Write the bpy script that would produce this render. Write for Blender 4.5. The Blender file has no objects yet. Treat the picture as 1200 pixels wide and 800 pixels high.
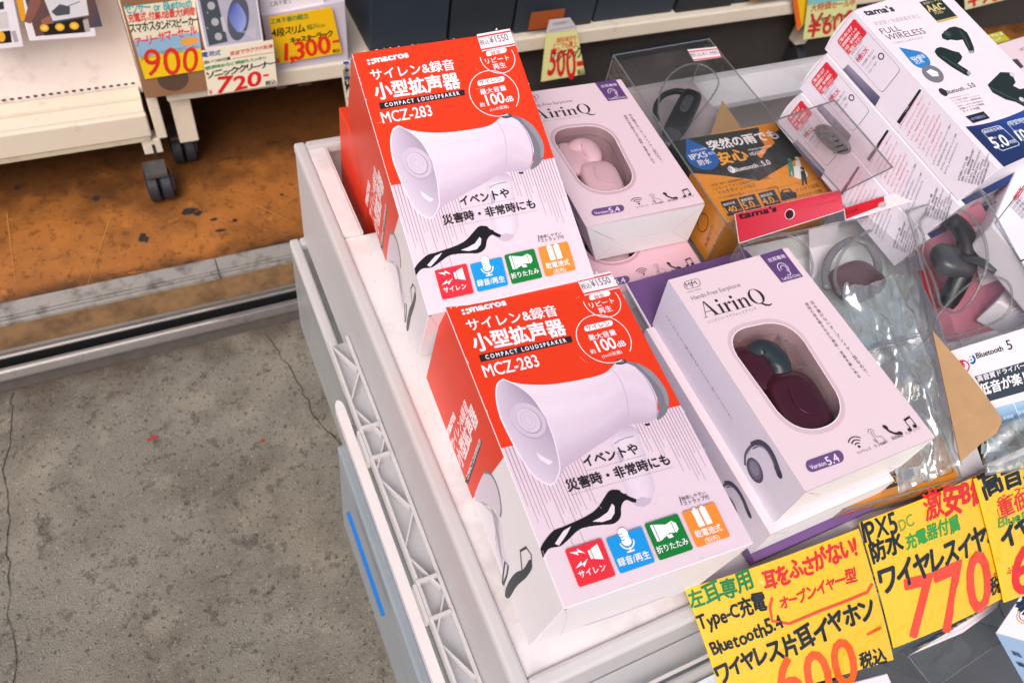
import bpy, bmesh, math, random
import numpy as np
from mathutils import Vector, Matrix
random.seed(7)
SC = bpy.context.scene
COL = SC.collection
A = np.array

# ------------------------------------------------------------------ camera
CAM_H = 1.2
F, PX, PY = 902.4, 600.0, 400.0
RM = A([[0.9029, 0.2562, -0.3452], [-0.4028, 0.7848, -0.4710], [0.1503, 0.5643, 0.8118]])
cam = bpy.data.objects.new('camera', bpy.data.cameras.new('camera'))
COL.objects.link(cam); SC.camera = cam
cam.matrix_world = Matrix(((*RM[0], 0), (*RM[1], 0), (*RM[2], CAM_H), (0, 0, 0, 1)))
cam.data.sensor_width = 36; cam.data.lens = F / 1200 * 36
cam.data.clip_start = 0.02; cam.data.clip_end = 400
cam.data.dof.use_dof = True; cam.data.dof.focus_distance = 0.62; cam.data.dof.aperture_fstop = 11
# ------------------------------------------------------------------ light
w = bpy.data.worlds.new('World'); SC.world = w; w.use_nodes = True
nt = w.node_tree; bg = nt.nodes['Background']
sky = nt.nodes.new('ShaderNodeTexSky'); sky.sky_type = 'NISHITA'; sky.sun_disc = False
SUN_EL, SUN_AZ = math.radians(48), math.radians(222)      # azimuth measured from +Y, clockwise
sky.sun_elevation = SUN_EL; sky.sun_rotation = SUN_AZ
sky.air_density = 1.0; sky.dust_density = 4.0; sky.ozone_density = 0.6
nt.links.new(sky.outputs[0], bg.inputs[0]); bg.inputs[1].default_value = 0.11
sun = bpy.data.objects.new('sun', bpy.data.lights.new('sun', 'SUN')); COL.objects.link(sun)
sun.data.energy = 1.5; sun.data.angle = math.radians(36); sun.data.color = (1, .96, .93)
sd = Vector((math.sin(SUN_AZ) * math.cos(SUN_EL), math.cos(SUN_AZ) * math.cos(SUN_EL), math.sin(SUN_EL)))
sun.rotation_euler = sd.to_track_quat('Z', 'Y').to_euler(); sun.location = (0, -3, 5)
SC.view_settings.view_transform = 'Standard'; SC.view_settings.look = 'None'
SC.view_settings.exposure = .52; SC.view_settings.gamma = 1
SC.render.engine = 'CYCLES'
SC.cycles.max_bounces = 10; SC.cycles.transparent_max_bounces = 24
SC.cycles.use_denoising = True

# ------------------------------------------------------------------ measuring: photo survey -> points in the place
O = A([0, 0, CAM_H])
def ray(p):
    d = RM @ A([p[0] - PX, -(p[1] - PY), -F]); return d / np.linalg.norm(d)
def atz(p, z):
    d = ray(p); return O + d * ((z - CAM_H) / d[2])
def aty(p, y):
    d = ray(p); return d * (y / d[1]) + O
def onpl(p, q, n):
    d = ray(p); n = A(n); return O + d * (np.dot(A(q) - O, n) / np.dot(d, n))
Z0 = CAM_H            # heights below are surveyed relative to the lens: Z(-.5) is half a metre below it
def Z(z): return CAM_H + z
def unit(v): v = A(v, dtype=float); return v / np.linalg.norm(v)
def homog(src, dst):
    M = []; b = []
    for (x, y), (u, v) in zip(src, dst):
        M.append([x, y, 1, 0, 0, 0, -u * x, -u * y]); b.append(u)
        M.append([0, 0, 0, x, y, 1, -v * x, -v * y]); b.append(v)
    h = np.linalg.solve(A(M, dtype=float), A(b, dtype=float)); return np.append(h, 1).reshape(3, 3)
def hap(H, p):
    q = H @ A([p[0], p[1], 1.0]); return q[:2] / q[2]

# ------------------------------------------------------------------ materials
def lin(c):
    if isinstance(c, str):
        c = c.lstrip('#'); c = [int(c[i:i + 2], 16) / 255 for i in (0, 2, 4)]
        return tuple(x / 12.92 if x <= .04045 else ((x + .055) / 1.055) ** 2.4 for x in c)
    return tuple(c[:3])
MATS = {}
def mat(name, col, rough=.5, spec=.5, metal=0, var=.08, scale=30, bump=0, bscale=200, coat=0, stain=None):
    if name in MATS: return MATS[name]
    m = bpy.data.materials.new(name); m.use_nodes = True; MATS[name] = m
    n = m.node_tree.nodes; L = m.node_tree.links; b = n['Principled BSDF']
    tc = n.new('ShaderNodeTexCoord')
    noi = n.new('ShaderNodeTexNoise'); noi.inputs['Scale'].default_value = scale; noi.inputs['Detail'].default_value = 6
    L.new(tc.outputs['Object'], noi.inputs['Vector'])
    c = lin(col); mix = n.new('ShaderNodeMix'); mix.data_type = 'RGBA'
    mix.inputs[6].default_value = (*[x * (1 - var) for x in c], 1); mix.inputs[7].default_value = (*[min(1, x * (1 + var)) for x in c], 1)
    L.new(noi.outputs[0], mix.inputs[0]); out = mix.outputs[2]
    if stain:
        scol, sscale, lo, hi, amt = stain
        n2 = n.new('ShaderNodeTexNoise'); n2.inputs['Scale'].default_value = sscale; n2.inputs['Detail'].default_value = 9; n2.inputs['Roughness'].default_value = .65
        L.new(tc.outputs['Object'], n2.inputs['Vector'])
        mr = n.new('ShaderNodeMapRange'); mr.inputs[1].default_value = lo; mr.inputs[2].default_value = hi; mr.inputs[4].default_value = amt
        L.new(n2.outputs[0], mr.inputs[0])
        mx = n.new('ShaderNodeMix'); mx.data_type = 'RGBA'; mx.inputs[7].default_value = (*lin(scol), 1)
        L.new(mr.outputs[0], mx.inputs[0]); L.new(out, mx.inputs[6]); out = mx.outputs[2]
    L.new(out, b.inputs['Base Color'])
    b.inputs['Roughness'].default_value = rough; b.inputs['Metallic'].default_value = metal
    b.inputs['Specular IOR Level'].default_value = spec; b.inputs['Coat Weight'].default_value = coat
    if bump:
        bn = n.new('ShaderNodeTexNoise'); bn.inputs['Scale'].default_value = bscale; bn.inputs['Detail'].default_value = 5
        L.new(tc.outputs['Object'], bn.inputs['Vector'])
        bp = n.new('ShaderNodeBump'); bp.inputs['Strength'].default_value = bump; bp.inputs['Distance'].default_value = .003
        L.new(bn.outputs[0], bp.inputs['Height']); L.new(bp.outputs[0], b.inputs['Normal'])
    return m
def print_mat(name, rough=.38, coat=0):
    m = bpy.data.materials.new(name); m.use_nodes = True; MATS[name] = m
    n = m.node_tree.nodes; L = m.node_tree.links; b = n['Principled BSDF']
    at = n.new('ShaderNodeAttribute'); at.attribute_name = 'Col'
    tc = n.new('ShaderNodeTexCoord'); noi = n.new('ShaderNodeTexNoise'); noi.inputs['Scale'].default_value = 260; noi.inputs['Detail'].default_value = 4
    L.new(tc.outputs['Object'], noi.inputs['Vector'])
    hs = n.new('ShaderNodeHueSaturation'); mr = n.new('ShaderNodeMapRange'); mr.inputs[3].default_value = .95; mr.inputs[4].default_value = 1.03
    L.new(noi.outputs[0], mr.inputs[0]); L.new(mr.outputs[0], hs.inputs['Value']); L.new(at.outputs['Color'], hs.inputs['Color'])
    L.new(hs.outputs[0], b.inputs['Base Color']); b.inputs['Roughness'].default_value = rough; b.inputs['Coat Weight'].default_value = coat
    b.inputs['Coat Roughness'].default_value = .08; b.inputs['Specular IOR Level'].default_value = .3
    return m
PRINT = print_mat('printed_card_ink', .4)
GLOSSPRINT = print_mat('laminated_print', .22)
TAGPRINT = print_mat('laminated_tag_ink', .3, .6)
MARKER = print_mat('marker_ink', .45)
def plastic(name, tint=(1, 1, 1), trans=.9, rough=.06, haze=.0, bump=.15, refl=.055):
    m = bpy.data.materials.new(name); m.use_nodes = True; MATS[name] = m
    n = m.node_tree.nodes; L = m.node_tree.links; n.clear()
    out = n.new('ShaderNodeOutputMaterial'); tr = n.new('ShaderNodeBsdfTransparent'); tr.inputs[0].default_value = (*[t * trans for t in tint], 1)
    gl = n.new('ShaderNodeBsdfGlossy'); gl.inputs['Roughness'].default_value = rough
    lw = n.new('ShaderNodeLayerWeight'); pw = n.new('ShaderNodeMath'); pw.operation = 'POWER'; pw.inputs[1].default_value = 4.5; L.new(lw.outputs['Facing'], pw.inputs[0]); fr = n.new('ShaderNodeMath'); fr.operation = 'MULTIPLY_ADD'; fr.inputs[1].default_value = .9; fr.inputs[2].default_value = refl; L.new(pw.outputs[0], fr.inputs[0])
    tc = n.new('ShaderNodeTexCoord'); no = n.new('ShaderNodeTexNoise'); no.inputs['Scale'].default_value = 22; no.inputs['Detail'].default_value = 3
    L.new(tc.outputs['Object'], no.inputs['Vector'])
    bp = n.new('ShaderNodeBump'); bp.inputs['Strength'].default_value = bump; bp.inputs['Distance'].default_value = .02
    L.new(no.outputs[0], bp.inputs['Height']); L.new(bp.outputs[0], gl.inputs['Normal']); L.new(bp.outputs[0], lw.inputs['Normal'])
    mx = n.new('ShaderNodeMixShader'); L.new(fr.outputs[0], mx.inputs[0]); L.new(tr.outputs[0], mx.inputs[1]); L.new(gl.outputs[0], mx.inputs[2])
    s = mx.outputs[0]
    if haze:
        df = n.new('ShaderNodeBsdfDiffuse'); df.inputs[0].default_value = (*[.85 * t for t in tint], 1)
        tl = n.new('ShaderNodeBsdfTranslucent'); tl.inputs[0].default_value = (*[.85 * t for t in tint], 1)
        m2 = n.new('ShaderNodeMixShader'); m2.inputs[0].default_value = .45; L.new(df.outputs[0], m2.inputs[1]); L.new(tl.outputs[0], m2.inputs[2])
        m3 = n.new('ShaderNodeMixShader'); L.new(s, m3.inputs[1]); L.new(m2.outputs[0], m3.inputs[2])
        n3 = n.new('ShaderNodeTexNoise'); n3.inputs['Scale'].default_value = 9; n3.inputs['Detail'].default_value = 8
        L.new(tc.outputs['Object'], n3.inputs['Vector'])
        mr = n.new('ShaderNodeMapRange'); mr.inputs[3].default_value = haze - .08; mr.inputs[4].default_value = haze + .08
        L.new(n3.outputs[0], mr.inputs[0]); L.new(mr.outputs[0], m3.inputs[0]); s = m3.outputs[0]
    L.new(s, out.inputs[0]); return m
CLEAR = plastic('clear_plastic', (.97, .98, .98), .95, .05, .03, .35)
FILM = plastic('window_film', (.96, .95, .95), .9, .03, 0, .12, .035)
CRATE = plastic('translucent_crate_plastic', (.96, .98, 1.0), .9, .25, .34, .1, .09)
CRATEB = plastic('bluish_crate_plastic', (.86, .92, .97), .9, .25, .42, .1, .08)
WHITE = mat('white_card', '#ECE4EA', .42, var=.02, scale=60)
WHITEC = mat('white_plastic', '#EAE6E8', .4, var=.04, scale=14, stain=('#9A8A84', 46, .58, .8, .55), bump=.05)
CARDB = mat('brown_cardboard', '#A9845C', .75, var=.12, scale=90, bump=.12, bscale=300)
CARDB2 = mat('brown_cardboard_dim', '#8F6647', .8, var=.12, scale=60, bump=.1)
PURPLE = mat('purple_card', '#6E4D80', .4, var=.06)
PINKC = mat('pink_card', '#EBD3D9', .4, var=.02)
SHELFM = mat('cream_shelf_paint', '#D6CAB8', .45, var=.06, scale=12, stain=('#6B594B', 34, .6, .85, .6), bump=.04)
PANELM = mat('cream_panel_paint', '#E8DAD3', .6, var=.06, scale=9, stain=('#7A6459', 22, .55, .85, .45))
RUBBER = mat('dark_rubber', (.014, .016, .022), .55, var=.2)
GREYM = mat('grey_metal', (.12, .12, .125), .4, metal=.6, var=.1)
BLACKP = mat('black_plastic', (.012, .014, .017), .3, var=.2)
DARKP = mat('charcoal_plastic', (.05, .052, .06), .35, var=.2)
NAVYB = mat('dark_navy_card', (.022, .034, .055), .5, var=.2)
WINE = mat('dark_wine_plastic', (.07, .005, .012), .22, var=.15, coat=.35)
PINKP = mat('pink_plastic', '#E9BFC8', .3, var=.05, coat=.2)
TRAYD = mat('rose_grey_tray', '#8C6A70', .35, var=.1)
TRAYP = mat('pink_tray', '#C98C98', .35, var=.1)
TEAL = mat('dark_teal_plastic', (.028, .042, .046), .3, var=.2)

# ------------------------------------------------------------------ objects
def link(name, me, parent=None):
    o = bpy.data.objects.new(name, me); COL.objects.link(o)
    if parent is not None:
        o.parent = parent; o.matrix_parent_inverse = Matrix.Translation(parent.location).inverted()
    return o
def thing(name, label, cat, loc=(0, 0, 0), group=None):
    o = bpy.data.objects.new(name, None); COL.objects.link(o); o.location = loc; o.empty_display_size = .02
    o['label'] = label; o['category'] = cat
    if group: o['group'] = group
    return o
def tag(o, label, cat, group=None):
    o['label'] = label; o['category'] = cat
    if group: o['group'] = group
    return o
def mesh(name, verts, faces, m, parent=None, smooth=False, bevel=0):
    me = bpy.data.meshes.new(name); me.from_pydata([tuple(map(float, v)) for v in verts], [], faces)
    ms = m if isinstance(m, (list, tuple)) else [m]
    for x in ms: me.materials.append(x)
    if bevel:
        bm = bmesh.new(); bm.from_mesh(me)
        bmesh.ops.bevel(bm, geom=bm.edges[:], offset=bevel, segments=2, affect='EDGES', profile=.5, clamp_overlap=True)
        bm.to_mesh(me); bm.free()
    if smooth:
        for p in me.polygons: p.use_smooth = True
    me.update(); return link(name, me, parent)
def catmull(P, k=5):
    P = [A(p, dtype=float) for p in P]; n = len(P); out = []
    closed = np.linalg.norm(P[0] - P[-1]) < 1e-9
    for i in range(n - 1):
        p0 = P[i - 1] if i > 0 else (P[-2] if closed else P[0]); p3 = P[i + 2] if i + 2 < n else (P[1] if closed else P[-1]); p1, p2 = P[i], P[i + 1]
        for j in range(k):
            t = j / k; out.append(.5 * (2 * p1 + (p2 - p0) * t + (2 * p0 - 5 * p1 + 4 * p2 - p3) * t * t + (3 * p1 - p0 - 3 * p2 + p3) * t ** 3))
    return out + [P[-1]]
class MB:
    """collects shapes for one mesh"""
    def __init__(s): s.v = []; s.f = []; s.mi = []
    def add(s, v, f, mi=0):
        k = len(s.v); s.v += [tuple(map(float, x)) for x in v]; s.f += [[i + k for i in q] for q in f]; s.mi += [mi] * len(f); return s
    def box(s, a, b, mi=0):
        (x0, y0, z0), (x1, y1, z1) = a, b
        return s.hexa([(x0, y0, z0), (x1, y0, z0), (x1, y1, z0), (x0, y1, z0)], [(x0, y0, z1), (x1, y0, z1), (x1, y1, z1), (x0, y1, z1)], mi)
    def hexa(s, bot, top, mi=0):
        return s.add(list(bot) + list(top), [[3, 2, 1, 0], [4, 5, 6, 7], [0, 1, 5, 4], [1, 2, 6, 5], [2, 3, 7, 6], [3, 0, 4, 7]], mi)
    def tube(s, pts, r, n=8, mi=0, flat=1.0, cap=True, upv=(0, 0, 1)):
        pts = [A(p, dtype=float) for p in pts]; rr = list(r) if isinstance(r, (list, tuple)) else [r] * len(pts); rings = []
        if len(pts) > 3: rr = [float(x[0]) for x in catmull([[x, 0.] if i else [x, 1e-6] for i, x in enumerate(rr)])]; pts = catmull(pts)
        for i, p in enumerate(pts):
            t = unit(pts[min(i + 1, len(pts) - 1)] - pts[max(i - 1, 0)])
            u = A(upv, dtype=float); u = u - t * np.dot(u, t)
            if np.linalg.norm(u) < 1e-4: u = A([1., 0, 0]) - t * t[0]
            u = unit(u); v = np.cross(t, u)
            rings.append([p + (v * math.cos(a) + u * flat * math.sin(a)) * rr[i] for a in [2 * math.pi * k / n for k in range(n)]])
        V = [x for q in rings for x in q]; Fc = []
        for i in range(len(rings) - 1):
            for k in range(n): Fc.append([i * n + k, i * n + (k + 1) % n, (i + 1) * n + (k + 1) % n, (i + 1) * n + k])
        if cap: Fc += [list(range(n))[::-1], [(len(rings) - 1) * n + k for k in range(n)]]
        return s.add(V, Fc, mi)
    def ell(s, c, ax, ay, az, mi=0, nu=20, nv=12, e=1.0):
        """(super)ellipsoid with three half-axis vectors"""
        c, ax, ay, az = A(c), A(ax), A(ay), A(az); V = []; Fc = []
        sg = lambda x: math.copysign(abs(x) ** e, x)
        for j in range(nv + 1):
            t = math.pi * j / nv
            for i in range(nu):
                a = 2 * math.pi * i / nu; st = math.sin(t)
                V.append(c + ax * sg(math.cos(a)) * sg(st) + ay * sg(math.sin(a)) * sg(st) + az * sg(math.cos(t)))
        for j in range(nv):
            for i in range(nu): Fc.append([j * nu + i, (j + 1) * nu + i, (j + 1) * nu + (i + 1) % nu, j * nu + (i + 1) % nu])
        return s.add(V, Fc, mi)
    def lathe(s, c, axis, prof, n=24, mi=0):
        axis = unit(axis); u = unit(np.cross(axis, [0.1, .2, .97])); v = np.cross(axis, u); V = []; Fc = []
        for (h, r) in prof:
            for k in range(n):
                a = 2 * math.pi * k / n; V.append(A(c) + axis * h + (u * math.cos(a) + v * math.sin(a)) * r)
        for j in range(len(prof) - 1):
            for k in range(n): Fc.append([j * n + k, j * n + (k + 1) % n, (j + 1) * n + (k + 1) % n, (j + 1) * n + k])
        Fc += [list(range(n))[::-1], [(len(prof) - 1) * n + k for k in range(n)]]
        return s.add(V, Fc, mi)
    def build(s, name, m, parent=None, smooth=False, bevel=0):
        me = bpy.data.meshes.new(name); me.from_pydata(s.v, [], s.f)
        for x in (m if isinstance(m, (list, tuple)) else [m]): me.materials.append(x)
        me.polygons.foreach_set('material_index', s.mi)
        if bevel:
            bm = bmesh.new(); bm.from_mesh(me); bmesh.ops.bevel(bm, geom=bm.edges[:], offset=bevel, segments=2, affect='EDGES', profile=.5, clamp_overlap=True); bm.to_mesh(me); bm.free()
        if smooth:
            for p in me.polygons: p.use_smooth = True
        me.update(); return link(name, me, parent)

# ------------------------------------------------------------------ lettering
_G = {}
def glyph(s, res=3):
    if s in _G: return _G[s]
    c = bpy.data.curves.new('lettering', 'FONT'); c.body = s; c.size = 1; c.fill_mode = 'FRONT'; c.resolution_u = res
    o = bpy.data.objects.new('lettering', c); COL.objects.link(o); bpy.context.view_layer.update()
    me = bpy.data.meshes.new_from_object(o.evaluated_get(bpy.context.evaluated_depsgraph_get()))
    V = np.zeros(len(me.vertices) * 3); me.vertices.foreach_get('co', V); V = V.reshape(-1, 3)[:, :2].copy()
    Fc = [list(p.vertices) for p in me.polygons]
    bpy.data.objects.remove(o); bpy.data.curves.remove(c); bpy.data.meshes.remove(me)
    _G[s] = (V, Fc); return _G[s]
class Face:
    """a printed face of a thing: photo quad (TL,TR,BR,BL), its corners in space, its size in mm"""
    def __init__(s, q3, w, h, px=None, out=None):
        s.q = [A(p, dtype=float) for p in q3]; s.w, s.h = w, h
        s.o = s.q[3]; s.X = unit(s.q[2] - s.q[3]); n = np.cross(s.X, s.q[0] - s.q[3]); s.n = unit(n)
        if out is not None and np.dot(s.n, A(out)) < 0: s.n = -s.n
        s.Y = unit(np.cross(n, s.X)); s.bend = None
        uv = [(0, 0), (w, 0), (w, h), (0, h)]
        s.Hs = homog(uv, [(np.dot(p - s.o, s.X), np.dot(p - s.o, s.Y)) for p in s.q])
        s.Hp = homog(px, uv) if px else None
    def uv(s, p): return hap(s.Hp, p)
    def P(s, u, lift=0):
        a, b = hap(s.Hs, u); z = lift + (s.bend(u[0] / s.w, u[1] / s.h) if s.bend else 0)
        return s.o + s.X * a + s.Y * b + s.n * z
class Art:
    """printing on a face, one mesh; later pieces lie a hair above earlier ones"""
    def __init__(s, face, conv=None, lift=.00012, step=.000006):
        s.f = face; s.c = conv or (lambda p: A(p, dtype=float)); s.l = lift; s.step = step; s.v = []; s.fc = []; s.col = []
    def raw(s, uvs, faces, col, flat=True):
        k = len(s.v); s.l += s.step
        s.v += [tuple(map(float, s.f.P(u, s.l))) for u in uvs]
        for q in faces: s.fc.append([i + k for i in q])
        if flat: s.col += [lin(col)] * len(uvs)
        else: s.col += [lin(c) for c in col]
    def spoly(s, pts, col, k=4): s.poly(catmull(list(pts) + [pts[0]], k)[:-1], col)
    def poly(s, pts, col): s.raw([s.c(p) for p in pts], [list(range(len(pts)))], col)
    def upoly(s, pts, col): s.raw([A(p, dtype=float) for p in pts], [list(range(len(pts)))], col)
    def grid(s, fn, cf, nu=12, nv=12):
        U = [s.c(fn(i / nu, j / nv)) for j in range(nv + 1) for i in range(nu + 1)]; C = [cf(i / nu, j / nv) for j in range(nv + 1) for i in range(nu + 1)]
        s.raw(U, [[j * (nu + 1) + i, j * (nu + 1) + i + 1, (j + 1) * (nu + 1) + i + 1, (j + 1) * (nu + 1) + i] for j in range(nv) for i in range(nu)], C, False)
    def line(s, pts, wd, col, sm=0):
        P = [s.c(p) for p in pts]; L_ = []; R_ = []
        if sm: P = catmull(P)
        for i, p in enumerate(P):
            t = unit(P[min(i + 1, len(P) - 1)] - P[max(i - 1, 0)]); nn = A([-t[1], t[0]]) * wd / 2; L_.append(p + nn); R_.append(p - nn)
        n = len(P); s.raw(L_ + R_, [[i, i + 1, n + i + 1, n + i] for i in range(n - 1)], col)
    def uell(s, c, rx, ry, col, n=28, rot=0):
        s.upoly([(c[0] + rx * math.cos(a) * math.cos(rot) - ry * math.sin(a) * math.sin(rot), c[1] + rx * math.cos(a) * math.sin(rot) + ry * math.sin(a) * math.cos(rot)) for a in [2 * math.pi * k / n for k in range(n)]], col)
    def ring(s, c, r, wd, col, a0=0, a1=360, n=40, ry=None):
        ry = ry or r; U = []
        for k in range(n + 1):
            a = math.radians(a0 + (a1 - a0) * k / n)
            for d in (0, wd): U.append(A([c[0] + (r - d) * math.cos(a), c[1] + (ry - d) * math.sin(a)]))
        s.raw(U, [[2 * k, 2 * k + 1, 2 * k + 3, 2 * k + 2] for k in range(n)], col)
    def rrect(s, q, r, col, n=5):
        """rounded quadrilateral, corners in photo or mm, radius as a share of the shorter side"""
        Q = [s.c(p) for p in q]; s.raw(rounded(Q, r, n), [list(range(4 * (n + 1)))], col)
    def rring(s, q, r, wd, col, n=5):
        Q = [s.c(p) for p in q]; o = rounded(Q, r, n); c = sum(Q) / 4; m = len(o)
        i_ = [p + unit(c - p) * wd for p in o]
        s.raw(o + i_, [[k, (k + 1) % m, m + (k + 1) % m, m + k] for k in range(m)], col)
    def text(s, t, p0, p1, col, hs=1.0, bold=0, hand=0, ex=None):
        """t with its baseline from p0 to p1, filling that length"""
        a, b = s.c(p0), s.c(p1); d = b - a; Ln = np.linalg.norm(d); d = d / Ln; up = A([d[1], -d[0]])
        if hand:
            parts = []; x = 0
            for ch in t:
                if ch == ' ': x += .4; continue
                V, Fc = glyph(ch)
                if not len(V): x += .4; continue
                sc = 1 + random.uniform(-.1, .1) * hand; an = random.uniform(-.11, .11) * hand; dy = random.uniform(-.06, .06) * hand
                x0, x1 = V[:, 0].min(), V[:, 0].max(); c = A([(x0 + x1) / 2, .36])
                W = (V - c) @ A([[math.cos(an), math.sin(an)], [-math.sin(an), math.cos(an)]]) * sc
                W[:, 0] += W[:, 1] * .12 * hand; wd = (x1 - x0) * sc; W += A([x + wd / 2, .36 + dy]); parts.append((W, Fc)); x += wd + .07
            bw = np.concatenate([np.full(len(q[0]), .42 if len(q[0]) > 230 else (.62 if len(q[0]) > 130 else 1.)) for q in parts])
            V = np.vstack([q[0] for q in parts]); Fc = []; k = 0
            for W, f in parts: Fc += [[i + k for i in q] for q in f]; k += len(W)
        else: V, Fc = glyph(t); bw = np.ones(len(V))
        x0, x1 = V[:, 0].min(), V[:, 0].max(); sx = Ln / (x1 - x0); sy = sx * hs
        base = a + np.outer((V[:, 0] - x0) * sx, d) + np.outer(V[:, 1] * sy, up)
        offs = [(0, 0)]
        if bold:
            nb = 8 if hand else 6; bold *= .82 if hand else 1
            offs += [(bold * sx * math.cos(2 * math.pi * k / nb), bold * sx * math.sin(2 * math.pi * k / nb)) for k in range(nb)]
        st = s.step; s.step = st if len(offs) == 1 else .000002
        for o in offs: s.raw(list(base + np.outer(bw, A(o))), Fc, col)
        s.step = st
    def vtext(s, t, p0, p1, size, col, bold=0):
        """a vertical column: upright characters from p0 down to p1"""
        a, b = s.c(p0), s.c(p1); n = len(t)
        dv = (b - a) / max(1, n - 1); size = min(size, np.linalg.norm(dv) * .92)
        for i, ch in enumerate(t):
            c = a + dv * i; cc = {'ー': '|', '、': '、'}.get(ch, ch); V, Fc = glyph(cc)
            if not len(V): continue
            m = (V.min(0) + V.max(0)) / 2; W = (V - m) * size; s.raw([c + A([q[0], -q[1]]) for q in W], Fc, col)
    def build(s, name, parent, m=None):
        me = bpy.data.meshes.new(name); me.from_pydata(s.v, [], s.fc); me.materials.append(m or PRINT)
        at = me.color_attributes.new('Col', 'FLOAT_COLOR', 'POINT')
        at.data.foreach_set('color', A([(*c, 1) for c in s.col], dtype=float).ravel())
        me.update(); return link(name, me, parent)
def rounded(Q, r, n=5):
    out = []; sh = min(np.linalg.norm(Q[i] - Q[(i + 1) % 4]) for i in range(4)) * r
    for i in range(4):
        c = Q[i]; a = unit(Q[i - 1] - c); b = unit(Q[(i + 1) % 4] - c)
        p0, p1 = c + a * sh, c + b * sh
        for k in range(n + 1):
            t = k / n; out.append((1 - t) ** 2 * p0 + 2 * t * (1 - t) * (c * .82 + (p0 + p1) * .09) + t * t * p1)
    return out
def center(q): return sum(A(p, dtype=float) for p in q) / len(q)
def faces_of(front, back):
    """hexahedron from front TL,TR,BR,BL and back TL,TR,BR,BL"""
    return list(front) + list(back), [[3, 2, 1, 0], [4, 5, 6, 7], [0, 1, 5, 4], [1, 2, 6, 5], [2, 3, 7, 6], [3, 0, 4, 7]]
def mix(a, b, t): return tuple(x * (1 - t) + y * t for x, y in zip(lin(a), lin(b)))
#=====SETTING=====
# ================================================================== the setting
def structure(o): o['kind'] = 'structure'; return o
CONC = mat('worn_concrete', (.212, .194, .160), .8, var=.5, scale=5, stain=('#4A3D30', 3.2, .45, .68, .85), bump=.9, bscale=420)
def speckle(m, scale, lo, col, amt):
    n = m.node_tree.nodes; L = m.node_tree.links; b = n['Principled BSDF']; src = b.inputs['Base Color'].links[0].from_socket
    tc = n.new('ShaderNodeTexCoord'); v = n.new('ShaderNodeTexNoise'); v.inputs['Scale'].default_value = scale; v.inputs['Detail'].default_value = 3; v.inputs['Roughness'].default_value = .7
    L.new(tc.outputs['Object'], v.inputs['Vector']); mr = n.new('ShaderNodeMapRange'); mr.inputs[1].default_value = lo; mr.inputs[2].default_value = lo + .07; mr.inputs[4].default_value = amt
    L.new(v.outputs[0], mr.inputs[0]); mx = n.new('ShaderNodeMix'); mx.data_type = 'RGBA'; mx.inputs[7].default_value = (*lin(col), 1)
    L.new(mr.outputs[0], mx.inputs[0]); L.new(src, mx.inputs[6]); L.new(mx.outputs[2], b.inputs['Base Color'])
speckle(CONC, 1.7, .5, '#A29A8A', .45); speckle(CONC, 9, .57, '#9C9484', .4); speckle(CONC, 14, .6, '#3A332B', .5); speckle(CONC, 34, .58, '#433A30', .55); speckle(CONC, 130, .58, '#2A2725', .8); speckle(CONC, 210, .59, '#B5AA9A', .6); speckle(CONC, 420, .6, '#332D28', .6); speckle(CONC, 26, .66, '#7A5F43', .35)
g = MB(); g.add([(-40, -40, 0), (40, -40, 0), (40, .885, 0), (-40, .885, 0)], [[0, 1, 2, 3]])
# cracks that have opened in the slab
def crack(pts, wd, seed):
    rnd = random.Random(seed); P = []
    for i in range(len(pts) - 1):
        a, b = A(pts[i]), A(pts[i + 1])
        for k in range(7):
            p = a + (b - a) * k / 7; P.append(p + A([rnd.uniform(-1, 1), rnd.uniform(-1, 1)]) * np.linalg.norm(b - a) * .035)
    P.append(A(pts[-1])); V = []; n = len(P)
    for i, p in enumerate(P):
        t = unit(P[min(i + 1, n - 1)] - P[max(i - 1, 0)]); nn = A([-t[1], t[0]]) * wd * rnd.uniform(.3, 1)
        V += [(*(p + nn), .0012), (*(p - nn), .0012)]
    g.add(V, [[2 * i, 2 * i + 1, 2 * i + 3, 2 * i + 2] for i in range(n - 1)], 1)
f2 = lambda p: atz(p, 0)[:2]
crack([f2(p) for p in [(312, 392), (345, 440), (372, 492), (400, 522), (430, 570)]], .0011, 1)
crack([f2(p) for p in [(14, 462), (12, 520), (4, 548), (10, 600), (8, 660), (16, 800)]], .0008, 2)
CRK = mat('crack_shadow_dirt', (.03, .028, .025), .9)
structure(g.build('ground', [CONC, CRK]))
r = MB()
for px in [(175, 515), (308, 516), (181, 512)]:
    c = atz(px, .0014); r.add([c + A([math.cos(a) * .006 * random.uniform(.5, 1.2), math.sin(a) * .004, 0]) for a in [k * 1.05 for k in range(6)]], [list(range(6))])
o = r.build('paint_marks', mat('red_paint_mark', '#A5302C', .7)); o['kind'] = 'stuff'; tag(o, 'small red paint marks on the grey concrete', 'paint mark')
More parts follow.
